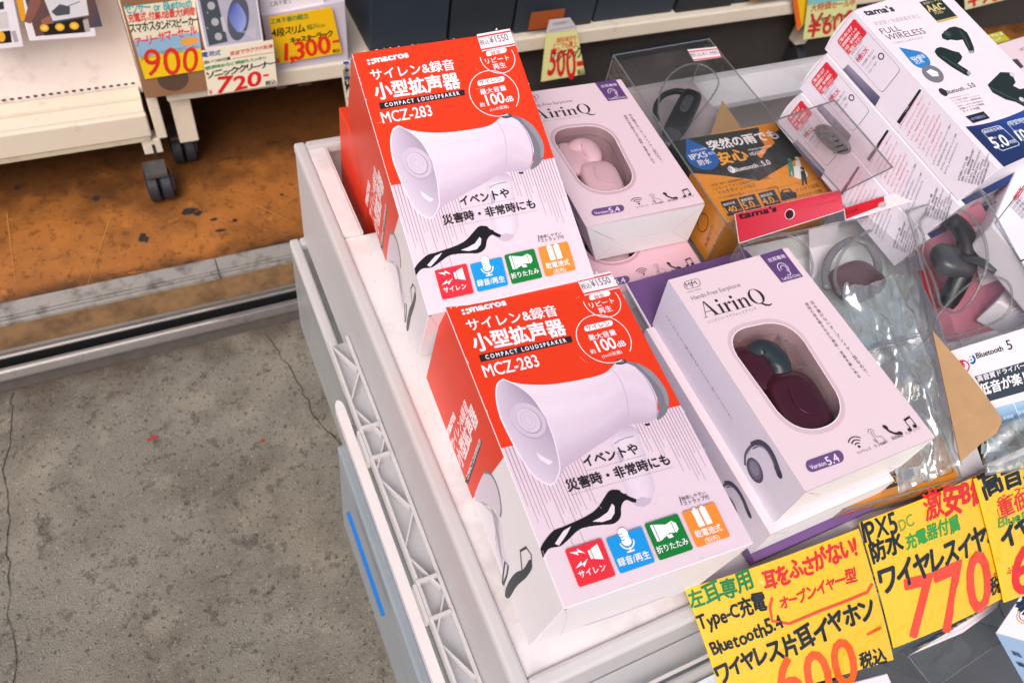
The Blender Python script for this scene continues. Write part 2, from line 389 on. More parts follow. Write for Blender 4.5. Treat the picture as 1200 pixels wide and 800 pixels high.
# threshold: shutter rail, brown filler, aluminium sill
X0, X1 = -6, 6
RAILM = mat('rail_steel', (.30, .285, .27), .38, metal=.7, var=.12, scale=20, stain=('#3A302A', 50, .55, .75, .6))
SILLM = mat('sill_aluminium', (.34, .32, .30), .5, metal=.25, var=.12, scale=40, stain=('#3F352D', 30, .48, .7, .8), bump=.1)
DIRT = mat('dirty_rail_edge', (.07, .058, .048), .85, var=.4, scale=40)
FLOORB = mat('ochre_floor', (.37, .130, .025), .5, var=.3, scale=7, stain=('#35200F', 5.3, .46, .76, .8), bump=.12, bscale=90)
speckle(FLOORB, 40, .56, '#5E3414', .55); speckle(FLOORB, 18, .62, '#C07A34', .5); speckle(FLOORB, 110, .6, '#2A1A0E', .6); speckle(FLOORB, 60, .66, '#1C1410', .6); speckle(FLOORB, 9, .68, '#15110E', .9)
FILL = mat('brown_filler', (.2, .11, .045), .6, var=.35, scale=70, stain=('#3B2412', 18, .45, .7, .8), bump=.3)
def strip(b, y0, y1, z0, z1, mi): b.box((X0, y0, z0), (X1, y1, z1), mi)
b = MB(); strip(b, .885, .911, -.05, .006, 0); strip(b, .911, .929, -.05, -.028, 1); strip(b, .929, .946, -.05, .008, 0); strip(b, .8855, .8857, 0, .0064, 2)
b.box((X0, .9295, .0081), (X1, .9325, .0095), 3); b.box((X0, .9272, -.05), (X1, .9288, .0072), 1); b.box((X0, .9375, .0081), (X1, .9385, .009), 2); b.box((X0, .9015, .0061), (X1, .905, .0075), 3); structure(b.build('shutter_rail', [RAILM, mat('slot_black', (.008, .008, .009), .6), DIRT, mat('polished_rail', (.8, .79, .78), .16, metal=.9)]))
b = MB(); strip(b, .8845, .8852, 0, .004, 0); strip(b, .868, .8846, -.01, .0015, 0); structure(b.build('rail_edge_strip', DIRT))
b = MB(); strip(b, .946, 1.0, -.05, .003, 0); structure(b.build('filler_strip', FILL))
b = MB()
for xa, xb in ((X0, .0348), (.0366, X1)):
    b.box((xa, 1.0, -.05), (xb, 1.007, .009)); b.box((xa, 1.0085, -.05), (xb, 1.013, .011)); b.box((xa, 1.0145, -.05), (xb, 1.045, .012))
c = atz((35, 363), .0125); b.lathe((c[0], c[1], .0118), (0, 0, 1), [(0, .0035), (.0012, .003)], 10)
c = atz((245, 320), .0125); b.lathe((c[0], c[1], .0118), (0, 0, 1), [(0, .0035), (.0012, .003)], 10)
structure(b.build('door_sill', SILLM))
b = MB(); b.add([(X0, 1.045, .001), (X1, 1.045, .001), (X1, 6, .001), (X0, 6, .001)], [[0, 1, 2, 3]])
# black scuffs and pale scratches worn into the floor covering
def blob(px, rx, ry, seed, mi=1):
    rnd = random.Random(seed); c = atz(px, .0022); n = 14
    b.add([(c[0] + rx * math.cos(2 * math.pi * k / n) * rnd.uniform(.5, 1.2), c[1] + ry * math.sin(2 * math.pi * k / n) * rnd.uniform(.5, 1.2), .0022) for k in range(n)], [list(range(n))], mi)
for i, (px, rx, ry) in enumerate([((222, 247), .016, .010), ((232, 250), .010, .008), ((168, 279), .009, .016), ((251, 257), .008, .005), ((275, 258), .007, .005), ((112, 233), .008, .010), ((258, 270), .012, .004), ((380, 245), .01, .005), ((330, 228), .006, .004), ((20, 220), .007, .006)]): blob(px, rx, ry, i)
for p, q in [((128, 258), (102, 336)), ((8, 250), (18, 330)), ((300, 240), (345, 262)), ((150, 320), (172, 318))]:
    a, c = atz(p, .002), atz(q, .002); t = unit(c - a); nn = A([-t[1], t[0], 0]) * .0012; b.add([a + nn, a - nn, c - nn * .4, c + nn * .4], [[0, 1, 2, 3]], 2)
def dirt_shade_band(m, y0, y1, col, amt):
    n = m.node_tree.nodes; L = m.node_tree.links; b_ = n['Principled BSDF']; src = b_.inputs['Base Color'].links[0].from_socket
    tc = n.new('ShaderNodeTexCoord'); sp = n.new('ShaderNodeSeparateXYZ'); L.new(tc.outputs['Object'], sp.inputs[0])
    no = n.new('ShaderNodeTexNoise'); no.inputs['Scale'].default_value = 16; no.inputs['Detail'].default_value = 7; L.new(tc.outputs['Object'], no.inputs['Vector'])
    ad = n.new('ShaderNodeMath'); ad.operation = 'MULTIPLY_ADD'; ad.inputs[1].default_value = abs(y1 - y0) * 2.2 * (1 if y1 > y0 else -1); L.new(no.outputs[0], ad.inputs[0]); L.new(sp.outputs[1], ad.inputs[2])
    off = abs(y1 - y0) * 1.1 * (1 if y1 > y0 else -1)
    mr = n.new('ShaderNodeMapRange'); mr.inputs[1].default_value = y0 + off; mr.inputs[2].default_value = y1 + off; mr.inputs[3].default_value = amt; mr.inputs[4].default_value = 0; L.new(ad.outputs[0], mr.inputs[0])
    mx = n.new('ShaderNodeMix'); mx.data_type = 'RGBA'; mx.inputs[7].default_value = (*lin(col), 1); L.new(mr.outputs[0], mx.inputs[0]); L.new(src, mx.inputs[6]); L.new(mx.outputs[2], b_.inputs['Base Color'])
dirt_shade_band(FLOORB, 1.045, 1.085, '#1A120B', .85); dirt_shade_band(FLOORB, 1.33, 1.21, '#23130A', .7); dirt_shade_band(CONC, .87, .80, '#3A2A1C', .7)  # second call paints under-shelf shade into the floor colour; the others are dirt
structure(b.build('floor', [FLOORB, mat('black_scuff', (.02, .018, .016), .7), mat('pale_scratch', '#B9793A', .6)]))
# unseen shop room behind the threshold, put in to darken the rear floor
UNSEEN_ROOM = mat('unseen_shop_wall', (.45, .43, .4), .8); UNSEEN_CEIL = mat('unseen_shop_ceiling', (.5, .49, .47), .8)
structure(mesh('wall', [(X0, 5.2, 0), (X1, 5.2, 0), (X1, 5.2, 2.6), (X0, 5.2, 2.6)], [[0, 1, 2, 3]], UNSEEN_ROOM))  # unseen back wall, added to darken the rear floor
b = MB(); b.box((X0, 1.7, 2.6), (X1, 5.2, 2.75)); structure(b.build('unseen_ceiling', UNSEEN_CEIL))
b = MB(); b.box((X0 - .2, .9, 0), (X0, 5.2, 2.6)); b.box((X1, .9, 0), (X1 + .2, 5.2, 2.6)); structure(b.build('unseen_side_walls', UNSEEN_ROOM))

# ------------------------------------------------------------------ shop shelves at the back
YS = 1.27
def ptsext(p, q, a, b):   # along p->q from parameter a to b
    p, q = A(p), A(q); return p + (q - p) * a, p + (q - p) * b
def caster(t, px, r=.032):
    c = atz(px, r); c = A([c[0], c[1], r + .001])
    cs = MB()
    cs.box((c[0] - .02, c[1] - .02, 2 * r + .004), (c[0] + .02, c[1] + .02, 2 * r + .012)); cs.box((c[0] - .004, c[1] - .006, r), (c[0] + .004, c[1] + .006, 2 * r + .005))
    k = cs.build('caster', GREYM, t)
    for s in (-1, 1):
        m = MB(); m.lathe(c + A([s * .0125 - .011, 0, 0]), (1, 0, 0), [(0, r * .8), (.003, r), (.019, r), (.022, r * .8)], 28)
        wl = m.build('wheel', RUBBER, k, smooth=False)
    m = MB(); m.lathe(c + A([.0236, 0, 0]), (1, 0, 0), [(0, r * .55), (.003, r * .5), (.0045, r * .2)], 20); m.build('wheel_cap', mat('grey_rubber', (.12, .12, .125), .5), k)
    return c
sh = thing('shelf_rack', 'empty cream metal shop rack with perforated back panel, standing on casters beside the cardboard box', 'shelf', (-.3, YS, 0))
zl, zt = Z(-1.083), Z(-1.02)
xr = -.012
m = MB(); m.box((-1.6, YS, zl + .012), (xr, YS + .012, zt)); m.build('front_lip', SHELFM, sh, bevel=.003)
m = MB(); m.box((-1.6, YS + .003, zl), (xr - .004, YS + .03, zl + .0115)); m.build('lower_rail', mat('cream_rail_paint', '#C2B79F', .5, var=.08, stain=('#705E4C', 30, .5, .8, .6)), sh)
m = MB(); m.box((-1.6, YS + .0125, zt - .008), (xr - .002, YS + .045, zt - .001)); m.box((-1.6, YS + .046, zt - .01), (xr - .001, YS + .075, zt + .006)); m.build('deck', SHELFM, sh)
YP = YS + .078
m = MB(); m.box((-1.6, YP, zt - .01), (xr + .006, YP + .012, zt + .55))
m.build('back_panel', PANELM, sh)
m = MB()
for i in range(60):
    x = xr - .006 - i * .0126; m.box((x - .0045, YP - .0012, zt + .011), (x + .0015, YP - .0003, zt + .0145))
m.build('perforations', mat('slot_dark', (.015, .013, .012), .9), sh)
m = MB(); m.box((xr - .022, YS + .006, .082), (xr + .012, YS + .034, zl - .001)); m.box((xr + .0075, YS + .004, zl), (xr + .026, YS + .09, zt + .5)); m.build('post', SHELFM, sh, bevel=.002)
m = MB(); m.box((xr - .006, YS + .0045, zl - .045), (xr - .001, YS + .0055, zl - .012)); m.build('post_slot', mat('slot_dark2', (.015, .013, .012), .9), sh)
m = MB(); m.box((-1.6, YP + .0125, .09), (xr, YP + .45, zt + .0)); m.build('rear_shade_block', mat('dim_panel_and_shade_block', (.16, .15, .14), .7), sh)  # unseen dark block added behind the panel to shade the floor below
caster(sh, (187, 216))
# the long second shelf
s2 = thing('display_shelf', 'long cream metal shop shelf holding price tagged boxes, open and dark underneath', 'shelf', (1.5, YS, 0))
z2 = Z(-1.0); XA = .03
m = MB(); m.box((XA, YS, z2), (4.6, YS + .014, z2 + .034)); m.build('front_lip', SHELFM, s2, bevel=.003)
m = MB(); m.box((XA, YS + .0145, z2 + .012), (4.6, YS + .5, z2 + .026)); m.build('deck', SHELFM, s2)
m = MB(); m.box((XA, YS + .5, z2 - .1), (4.6, YS + .515, z2 + .9)); m.build('back_panel', mat('dim_panel_and_shade_block', (.16, .15, .14), .7), s2)
for x in (XA + .004, 1.6, 3.2):
    m = MB(); m.box((x, YS + .018, .086), (x + .036, YS + .05, z2 + .011)); m.build('post', SHELFM, s2, bevel=.002)
caster(s2, (214, 172))
for x in (1.62, 3.2):
    q = A([x, YS + .03, .036]); m = MB(); m.lathe(q, (1, 0, 0), [(0, .03), (.004, .036), (.022, .036), (.026, .03)], 24); m.build('wheel', RUBBER, s2)
m = MB()
for (x0, x1) in ((.232, .262), (.275, .312)):
    z0 = z2 - .045; m.hexa([(x0 + .006, YS + .05, z0), (x1 - .004, YS + .05, z0), (x1 - .004, YS + .056, z0), (x0 + .006, YS + .056, z0)], [(x0 - .006, YS + .05, z2 + .01), (x1 + .004, YS + .05, z2 + .01), (x1 + .004, YS + .056, z2 + .01), (x0 - .006, YS + .056, z2 + .01)])
m.build('bracket', GREYM, s2)
m = MB(); m.box((.72, YS + .055, .002), (4.5, YS + .49, .19)); m.box((.06, YS + .3, .002), (.71, YS + .49, .19)); o = m.build('under_shelf_shade_block', mat('under_shelf_shade', (.03, .026, .024), .8, var=.3)); tag(o, 'added dark block standing in for the shade underneath the display shelf', 'box')  # added dark block, paints the space under the shelf as deep shade

def boxy(name, label, cat, px, y, d, m, group=None):
    """an upright box whose front face shows at px (TL,TR,BR,BL) on the plane y"""
    q = [aty(p, y) for p in px]; t = thing(name, label, cat, (*(center(q)[:2]), float(min(p[2] for p in q))), group)
    v, f = faces_of(q, [p + A([0, d, 0]) for p in q]); mesh('carton', v, f, m, t, bevel=.001); return t, q
def tagface(px, y, w, h, bend=0, tilt=0):
    q = [aty(p, y) for p in px]; q[0][1] += tilt; q[1][1] += tilt
    fc = Face(q, w, h, px, out=(0, -1, 0))
    if bend: fc.bend = lambda u, v: bend * (math.sin(math.pi * u) * .6 + math.sin(math.pi * v) * .8)
    return fc
def tagcard(name, label, fc, col, group, bands=()):
    """a card with thickness, following the face's bend; bands = (v0, v1, colour)"""
    n = 10; me_v = []; cols = []
    a = Art(fc, None, 0, 0); vs = sorted(set([0, 1] + [x for b in bands for x in b[:2]] + [i / 8 for i in range(9)]))
    V = []; Fq = []
    t = thing(name, label, 'price tag', tuple(fc.P((fc.w / 2, fc.h))), group)
    for lift in (-.0008, 0):
        for j in range(9):
            for i in range(9): V.append(fc.P((fc.w * i / 8, fc.h * j / 8), lift))
    for L0 in (0, 81):
        for j in range(8):
            for i in range(8): q = [L0 + j * 9 + i, L0 + j * 9 + i + 1, L0 + j * 9 + i + 10, L0 + j * 9 + i + 9]; Fq.append(q if L0 == 0 else q[::-1])
    rim = [i for i in range(9)] + [9 * j + 8 for j in range(1, 9)] + [72 + i for i in range(7, -1, -1)] + [9 * j for j in range(7, 0, -1)]
    for k in range(len(rim)): Fq.append([rim[k], rim[k - 1], rim[k - 1] + 81, rim[k] + 81])
    mesh('card', V, Fq, mat('card_stock_' + col.strip('#'), col, .4, var=.02, coat=.5), t)
    art = Art(fc, fc.uv, .0003)
    for v0, v1, c in bands:
        art.raw([(fc.w * i / 8, fc.h * (v0 + (v1 - v0) * j / 4)) for j in range(5) for i in range(9)], [[j * 9 + i, j * 9 + i + 1, j * 9 + i + 10, j * 9 + i + 9] for j in range(4) for i in range(8)], c)
    return t, art
GT = 'handwritten price tags along the shop shelf'
# cardboard box and what stands on the long shelf
t, q = boxy('cardboard_box', 'plain brown cardboard box on the shelf end with the 900 tag stuck on it', 'box', [(138, -8), (262, -30), (291, 99), (171, 116)], YS - .015, .22, CARDB2)
m = MB(); c = aty((203, 93), YS - .0165); m.lathe(c + A([0, .002, 0]), (0, -1, 0), [(0, .026), (.0008, .026)], 24)
hm = m.build('hand_hole', mat('hand_hole_dark', (.09, .05, .03), .9), t)
t, q = boxy('speaker_carton', 'grey and white product carton picturing a blue oval device, beside the cardboard box', 'box', [(229, -2), (300, -14), (309, 50), (241, 59)], YS - .03, .03, WHITE)
fc = Face(q, 70, 60, [(229, -2), (300, -14), (309, 50), (241, 59)], out=(0, -1, 0)); a = Art(fc, fc.uv)
a.poly([(231, -2), (298, -12), (306.5, 47), (242.5, 56)], '#B9B4C4'); a.poly([(234, 0), (254, -3), (267, 49), (245, 54)], '#4C515C')
for p, rr in [((247.5, 7), 4.5), ((252, 26), 4.5), ((256, 43), 4.5)]: a.uell(fc.uv(p), rr, rr, '#B7B6B8', 16)
a.rrect([(258, 20), (262, 19.5), (266, 37), (262, 38)], .4, '#C9C8CE')
a.uell(fc.uv((279, 22)), 12.5, 25, '#5A5C6C', 30, .25)
a.grid(lambda s, u: (276 + (s - .5) * 20 * math.sin(math.pi * min(.97, max(.04, u))) ** .6 + u * 5, 4 + u * 34), lambda s, u: mix('#3D4EA8', '#A6B6EE', (s + u) / 2), 8, 10)
for k in range(3): a.line([(243, 14 + k * 18), (243.5, 16 + k * 18)], 1, '#D8C890')
for k in range(6): a.line([(284 + k * 2, 38 + k), (300, 32 + k * 2.4)], .5, '#DAD6E2')
a.build('front_print', t)
t, q = boxy('white_carton', 'plain white carton lying on top of the lower white carton on the shelf', 'box', [(302, -16), (372, -30), (381, 6), (306, 18)], YS + .01, .2, WHITE)
fc = Face(q, 78, 34, [(302, -16), (372, -30), (381, 6), (306, 18)], out=(0, -1, 0)); a = Art(fc, fc.uv)
a.text('工具不要', (316, 8), (337, 4), '#4A4648'); a.text('工', (338, 4), (342, 3), '#4A4648'); a.build('front_print', t)
t, q = boxy('white_carton', 'wide plain white carton behind the yellow 1,300 tag, under the smaller white carton', 'box', [(306, 19), (404, 1), (409, 80), (322, 96)], YS + .006, .22, mat('lilac_white_card', '#C9BFCB', .5, var=.03))
tg = [
 ('T9', [(145, 9), (228, -1.5), (239, 82), (170, 93)], YS - .0175, 'cream and yellow 900 tag with a blue band, stuck on the cardboard box', '#EADFC6', [(.42, .66, '#8FB4CF'), (.66, 1, '#EFC41C')]),
 ('T7', [(236, 60), (320, 47), (325, 99), (244.5, 112)], YS - .036, 'cream 720 tag with red numerals on the long shelf lip', '#EFE6CE', []),
 ('T13', [(314.5, 21), (389, 9), (401, 62), (326, 75)], YS - .002, 'orange-yellow 1,300 tag on the wide white carton', '#F2BC10', []),
 ('T5', [(640, 40), (676, 35), (685.5, 87), (634, 96)], YS - .02, 'pale yellow tag with a red 500 hanging below a white slip', '#E9E49C', []),
 ('T6', [(948, -8), (1003, -16), (1004, 38), (941, 47)], YS - .02, 'pale greenish tag with a red 600 hanging behind the white earphone boxes', '#D8DC9A', [(.12, .3, '#7FC0C0')]),
 ('T9b', [(1128, -40), (1180, -50), (1189, -3), (1131, 12)], YS - .02, 'pale tag with a red 900 hanging at the very top, partly out of view', '#D9D6A6', []),
 ('Tp', [(400, 86), (418, 83), (424, 128), (407, 131)], YS - .02, 'cream tag mostly hidden behind the upper red megaphone box', '#DAD2BC', []),
]
for key, px, y, lab, col, bands in tg:
    fc = tagface(px, y, 80, 80 * .9); t, a = tagcard('price_tag', lab, fc, col, GT, bands)
    T = lambda s, p0, p1, c, hs=1, bd=.03: a.text(s, p0, p1, c, hs, bd, 1)
    if key == 'T9':
        T('センサー or Bluetooth', (148, 16.5), (225, 8), '#2AA7B0', 1.2); T('充電式、付属USB最大13時間', (151, 26), (229, 17), '#D8342A', 1.2)
        T('スマホスタンドスピーカー', (153, 39), (233, 28), '#1B1715', 1.2, .03); T('アーリーサマーセール', (160, 54), (231, 40), '#E03048', 1.2, .04)
        a.uell(fc.uv((222, 48.5)), 12, 4, '#E9A04A'); T('Japanワイヤレススピーカー', (165, 70), (234, 58), '#8A8440', 1.0, .01)
        T('900', (175, 90), (234, 80), '#D8301F', .85, .008)
    elif key == 'T7':
        T('電池式', (237, 67), (259, 63.5), '#2A46A0', 1.2); T('音波でラクラク洗浄', (270, 65), (320, 56), '#D8342A', 1.2); a.line([(272, 69), (320, 61.5)], .8, '#D8342A')
        T('洗い・つめ付属', (239, 75), (270, 70), '#222', 1.1) if 0 else T('洗い・つめ付属', (239, 75), (270, 70), '#222222', 1.1)
        T('眼鏡時計など細部もスッキリ', (241, 82), (312, 69), '#2E8A50', 1.0); T('ソニッククリーナー', (243, 91.5), (324, 77), '#16120F', 1.15, .045)
        T('720', (256, 110), (307, 101), '#D92323', 1.0, .03); T('¥', (246, 111), (250, 110), '#D92323', 1.6); T('-', (309, 92), (315, 91), '#D92323', 1); T('税込', (311, 100), (324, 97.5), '#1B1715', 1.2)
    elif key == 'T13':
        T('工具不要の組立', (317, 28), (362, 21), '#1E8040', 1.2); T('4段スリム', (319, 43), (358, 37), '#16120F', 1.35, .035); T('幅35cm', (360, 35), (381, 31), '#5A7A2A', 1.2, .01)
        T('キャスターラック', (341, 51), (391, 42), '#16120F', 1.3, .05); T('1,300', (334, 72), (389, 62), '#E0301E', 1.15, .035); T('-', (391, 53), (398, 52), '#E0301E'); T('税込', (390, 62), (399, 60.5), '#222222', 1.2); T('¥', (325, 74), (329, 73), '#E0301E', 1.4)
    elif key == 'T5':
        T('自由な組合せ', (652, 50), (676, 46), '#D8552A', 1.2); T('どこでも積上', (648, 58), (677, 54), '#D8552A', 1.1); a.ring(fc.uv((662, 54)), 28, .9, '#D8352A', 20, 170, 30, 8)
        T('マルチラック', (645, 73), (683, 66), '#1C1816', 1.4, .05); T('500', (641, 93), (676, 88), '#D4262A', 1.4, .025); T('-', (677, 81), (684, 80), '#D4262A'); T('税込', (677, 88), (685, 86), '#222222')
    elif key == 'T6':
        T('大特価セール中', (950, 13), (1002, 6), '#B8442F', 1.2); T('ワイヤレスイヤホン', (950, 30), (1003, 20), '#1C2A20', 1.2, .05); T('¥600', (946, 44), (1002, 34), '#C2262A', 1.25, .02)
    elif key == 'T9b': T('¥900', (1134, 8), (1184, -3), '#C2262A', 1.25, .02)
    else:
        T('工具', (404, 92), (418, 90), '#2A46A0', 1.2); T('収納', (405, 106), (420, 103), '#2A2624', 1.2); T('ワゴン', (407, 116), (424, 113), '#16120F', 1.2)
    a.build('lettering', t, MARKER)
# white slip above the 500 tag
fc = tagface([(644, 24), (668, 21), (677, 34), (640, 39)], YS - .021, 60, 20); t, a = tagcard('paper_slip', 'white printed slip above the pale yellow 500 tag', fc, '#CFC9CE', None)
t['category'] = 'slip'; a.text('取扱説明書付き', (648, 30), (668, 27), '#77727A'); a.line([(644, 36), (674, 31)], 1.2, '#A8A2A4'); a.build('lettering', t)
# yellow sheet behind the 600 tag
fc = tagface([(925, -30), (957, -36), (950, 20), (934, 37)], YS - .012, 40, 60); t, a = tagcard('price_tag', 'bright yellow tag with an orange edge tucked behind the pale 600 tag', fc, '#EFBF12', GT)
a.poly([(925, -30), (930, -31), (939, 30), (934, 37)], '#E0641E'); a.text('税込', (940, 35), (950, 31), '#222222', 1.3, .05, 1); a.build('lettering', t, MARKER)
# goods in the dark of the long shelf
GD = 'dark cartons in the shade of the long shelf'
rnd = random.Random(5); x = .425
lab = ['dark navy carton first from the white cartons on the long shelf', 'tall black carton second from the white cartons', 'dark slate carton with an orange stripe', 'low blue-black carton in the middle of the dark row', 'black carton with a grey end', 'dark carton with an ochre corner label behind the 600 tag', 'blue-black carton at the far end of the dark row', 'black bin at the shelf end']
cols = [(.018, .028, .043), (.016, .022, .03), (.022, .03, .042), (.017, .026, .04), (.014, .016, .02), (.022, .028, .032), (.018, .025, .036), (.012, .014, .017)]
for i in range(8):
    wd = [.17, .15, .2, .22, .17, .25, .24, .3][i]; ht = [.26, .36, .3, .2, .28, .33, .27, .3][i]
    t = thing('product_carton', lab[i], 'box', (x + wd / 2, YS + .05, z2 + .026), GD)
    m = MB(); m.box((x, YS + .006 + rnd.random() * .03, z2 + .0262), (x + wd - .008, YS + .26, z2 + ht)); m.build('carton', mat('dim_card_%d' % i, cols[i], .5, var=.25, scale=15), t, bevel=.002)
    if i in (2, 5):
        m = MB(); m.box((x + .02, YS + .004, z2 + .05), (x + wd * .5, YS + .0058, z2 + (.09 if i == 2 else .14))); m.build('label', mat('ochre_label_%d' % i, ['#9A4A1E', '#A07018'][i == 5], .6), t)
    x += wd
# hanging packs on the back panel
def pack(px, y, lab):
    t, q = boxy('hanging_pack', lab, 'package', px, y, .03, WHITE, 'white picture packs hung on the rack panel')
    fc = Face(q, 80, 100, px, out=(0, -1, 0)); return t, fc, Art(fc, fc.uv)
yk = YS + .02
t, fc, a = pack([(6, -52), (94, -66), (113, 43), (35, 48.5)], yk, 'white hanging pack with a yellow edge and three yellow bulbs pictured')
a.poly([(8, -50), (18, -52), (31, 24), (25, 25.5)], '#E9A11C')
a.grid(lambda s, u: (18 + u * 24 + s * 78, -40 + u * 83 - s * (18 - u * 6)), lambda s, u: mix('#6A4A44', '#3F4A5E', (.5 + .5 * math.sin(s * 9 + u * 5))), 14, 14)
a.poly([(40, -20), (52, -24), (47, 6), (36, 28), (28, 26)], '#8A5A50'); a.poly([(48, 24), (58, 18), (64, 30), (52, 40)], '#9A6658')
a.poly([(52, 0), (98, -20), (104, 18), (62, 25)], '#DAD6DC'); a.poly([(60, 14), (70, 5), (82, 8), (82, 17), (66, 19)], '#4E525A'); a.line([(78, 8), (94, 2)], .9, '#4E525A')
a.poly([(48, 30), (98, 21), (101, 38), (52, 42)], '#241E1C')
for p in [(52, 33), (70, 32), (87, 30.5)]: a.uell(fc.uv(p), 5.4, 4.6, '#F0B12A', 18); a.uell(fc.uv(p), 3, 2.4, '#F8D36A', 14)
a.poly([(97, 24), (103, 22), (106, 37), (100, 38)], '#B5A8AA'); a.build('front_print', t)
t, fc, a = pack([(-60, -42), (6, -50), (28, 55), (-40, 62)], yk, 'white hanging pack at the corner of the photo, mostly out of view')
a.poly([(-40, 6), (4, 2), (5, 11), (-38, 16)], '#3A3A44'); a.poly([(-30, 40), (12, 36), (14, 50), (-28, 54)], '#241E1C'); a.uell(fc.uv((1, 43)), 6, 6, '#F0B12A', 18)
a.poly([(13, 37), (18, 36), (22, 49), (17, 50)], '#B5A8AA'); a.poly([(-40, 18), (8, 14), (11, 33), (-36, 38)], '#D5CDD0'); a.build('front_print', t)

CRATEW = plastic('frosted_wall_plastic', (1, .985, 1), .95, .22, .72, .1, .07)
CRATEG = plastic('grey_frosted_plastic', (.95, .95, .97), .92, .25, .6, .1, .06)

RIMW = plastic('milky_rim_plastic', (1, .97, .97), .92, .2, .84, .1, .07)
# ================================================================== crates
P = lambda p, z: atz(p, Z(z))
XL_, XR_, YN, YF = .127, 1.02, .055, .648
def crate(name, label, x0, x1, y0, y1, zb, ztop, m, rimm, lipw=.012, liph=.013, rib_z=None, parts=True):
    t = thing(name, label, 'crate', ((x0 + x1) / 2, (y0 + y1) / 2, Z(zb)), 'stacked plastic crates')
    b = MB(); th = .003; i = .0012
    for (xa, ya, xb, yb) in ((x0 + i, y0 + i, x0 + i + th, y1 - i), (x1 - i - th, y0 + i, x1 - i, y1 - i), (x0 + i + th + .0005, y0 + i, x1 - i - th - .0005, y0 + i + th), (x0 + i + th + .0005, y1 - i - th, x1 - i - th - .0005, y1 - i)):
        b.box((xa, ya, Z(zb)), (xb, yb, Z(ztop) - .0135))
    b.box((x0 + i + .004, y0 + i + .004, Z(zb)), (x1 - i - .004, y1 - i - .004, Z(zb) + .004))
    b.build('wall', m, t)
    b = MB()
    for (xa, ya, xb, yb) in ((x0, y0, x0 + lipw, y1), (x1 - lipw, y0, x1, y1), (x0 + lipw + .0002, y0, x1 - lipw - .0002, y0 + lipw), (x0 + lipw + .0002, y1 - lipw, x1 - lipw - .0002, y1)):
        b.box((xa, ya, Z(ztop) - liph), (xb, yb, Z(ztop)))
    b.build('rim', rimm, t, bevel=.003)
    if rib_z is not None:
        b = MB(); zz = Z(rib_z); o_ = .0225; yE = y0 + .405      # flange: a shelf round the crate with an outer rail and zigzag ribs standing on it
        b.box((x0 - o_, y0 - o_, zz - .012), (x0 - o_ + .0025, yE, zz + .003)); b.box((x0 - .0032, y0 - .003, zz - .001), (x0 - .0002, yE, zz + .0035))
        b.box((x0 - o_ + .0027, y0 - o_, zz - .012), (x1, y0 - o_ + .0025, zz + .003))
        def web(p, q, w_=.0016):
            p, q = A(p), A(q); d_ = unit(q - p); n_ = A([-d_[1], d_[0]]) * w_ / 2
            c = [p + n_, p - n_, q - n_, q + n_]; b.hexa([(*v, zz - .0075) for v in c], [(*v, zz + .0022) for v in c])
        n = 5; L0 = (yE - y0) / n; xo, xi = x0 - o_ + .0026, x0 - .0034
        for k in range(n):
            ya = y0 + k * L0; web((xo, ya + L0 * .08), (xi, ya + L0 * .42)); web((xi, ya + L0 * .5), (xo, ya + L0 * .92))
            if k % 2 == 1: b.box((xo - .003, ya + L0 * .2, zz - .011), (xi, ya + L0 * .24, zz + .005)); b.box((xo - .003, ya + L0 * .62, zz - .011), (xi, ya + L0 * .66, zz + .005)); b.box((xo - .006, ya + L0 * .22, zz - .016), (xo - .0032, ya + L0 * .64, zz + .001))
        fp = MB(); fp.box((x0 - o_ + .0026, y0 - o_ + .0026, zz - .0095), (x0 - .0002, yE, zz - .008)); fp.box((x0, y0 - o_ + .0026, zz - .0095), (x1, y0 - .0002, zz - .008)); fp.build('flange_plate', CRATEG, t)
        b.build('flange', RIMW, t)
    return t
top = crate('plastic_crate', 'top crate of the stack, translucent white, holding the megaphone and earphone boxes', XL_, XR_, YN, YF, -.735, -.583, CRATEW, RIMW, rib_z=-.69)
t = thing('earphone_carton', 'pink carton showing faintly through the frosted side wall of the top crate', 'box', (.2, .3, Z(-.73)))
m = MB(); m.box((.1345, .10, Z(-.73)), (.26, .36, Z(-.605))); m.build('carton', mat('rose_carton', '#C9A0A8', .5), t); m = MB(); m.box((.1335, .12, Z(-.64)), (.1344, .34, Z(-.606))); m.build('top_band', mat('red_band', '#D84A5A', .5), t)
# white inner tray that most boxes lie on
tr = thing('display_tray', 'grubby white plastic tray lying in the top crate under the megaphone boxes', 'tray', (.5, .28, Z(-.596)))
TRAYM = mat('grubby_white_tray', '#E2DBDC', .42, var=.05, scale=10, stain=('#9A8C86', 11, .5, .82, .75), bump=.06)
speckle(TRAYM, 90, .66, '#7E726C', .4); TRAYM
m = MB(); m.box((XL_ + .0125, YN + .0125, Z(-.596)), (XR_ - .013, .508, Z(-.5885))); m.build('base', TRAYM, tr, bevel=.002)
m = MB(); m.box((XL_ + .0125, .5085, Z(-.592)), (XL_ + .030, YF - .013, Z(-.5845))); m.box((XL_ + .0305, .5085, Z(-.65)), (XL_ + .0325, YF - .013, Z(-.586))); m.box((.318, .5885, Z(-.5915)), (XR_ - .013, YF - .0125, Z(-.5838))); m.build('side_ledge', TRAYM, tr)
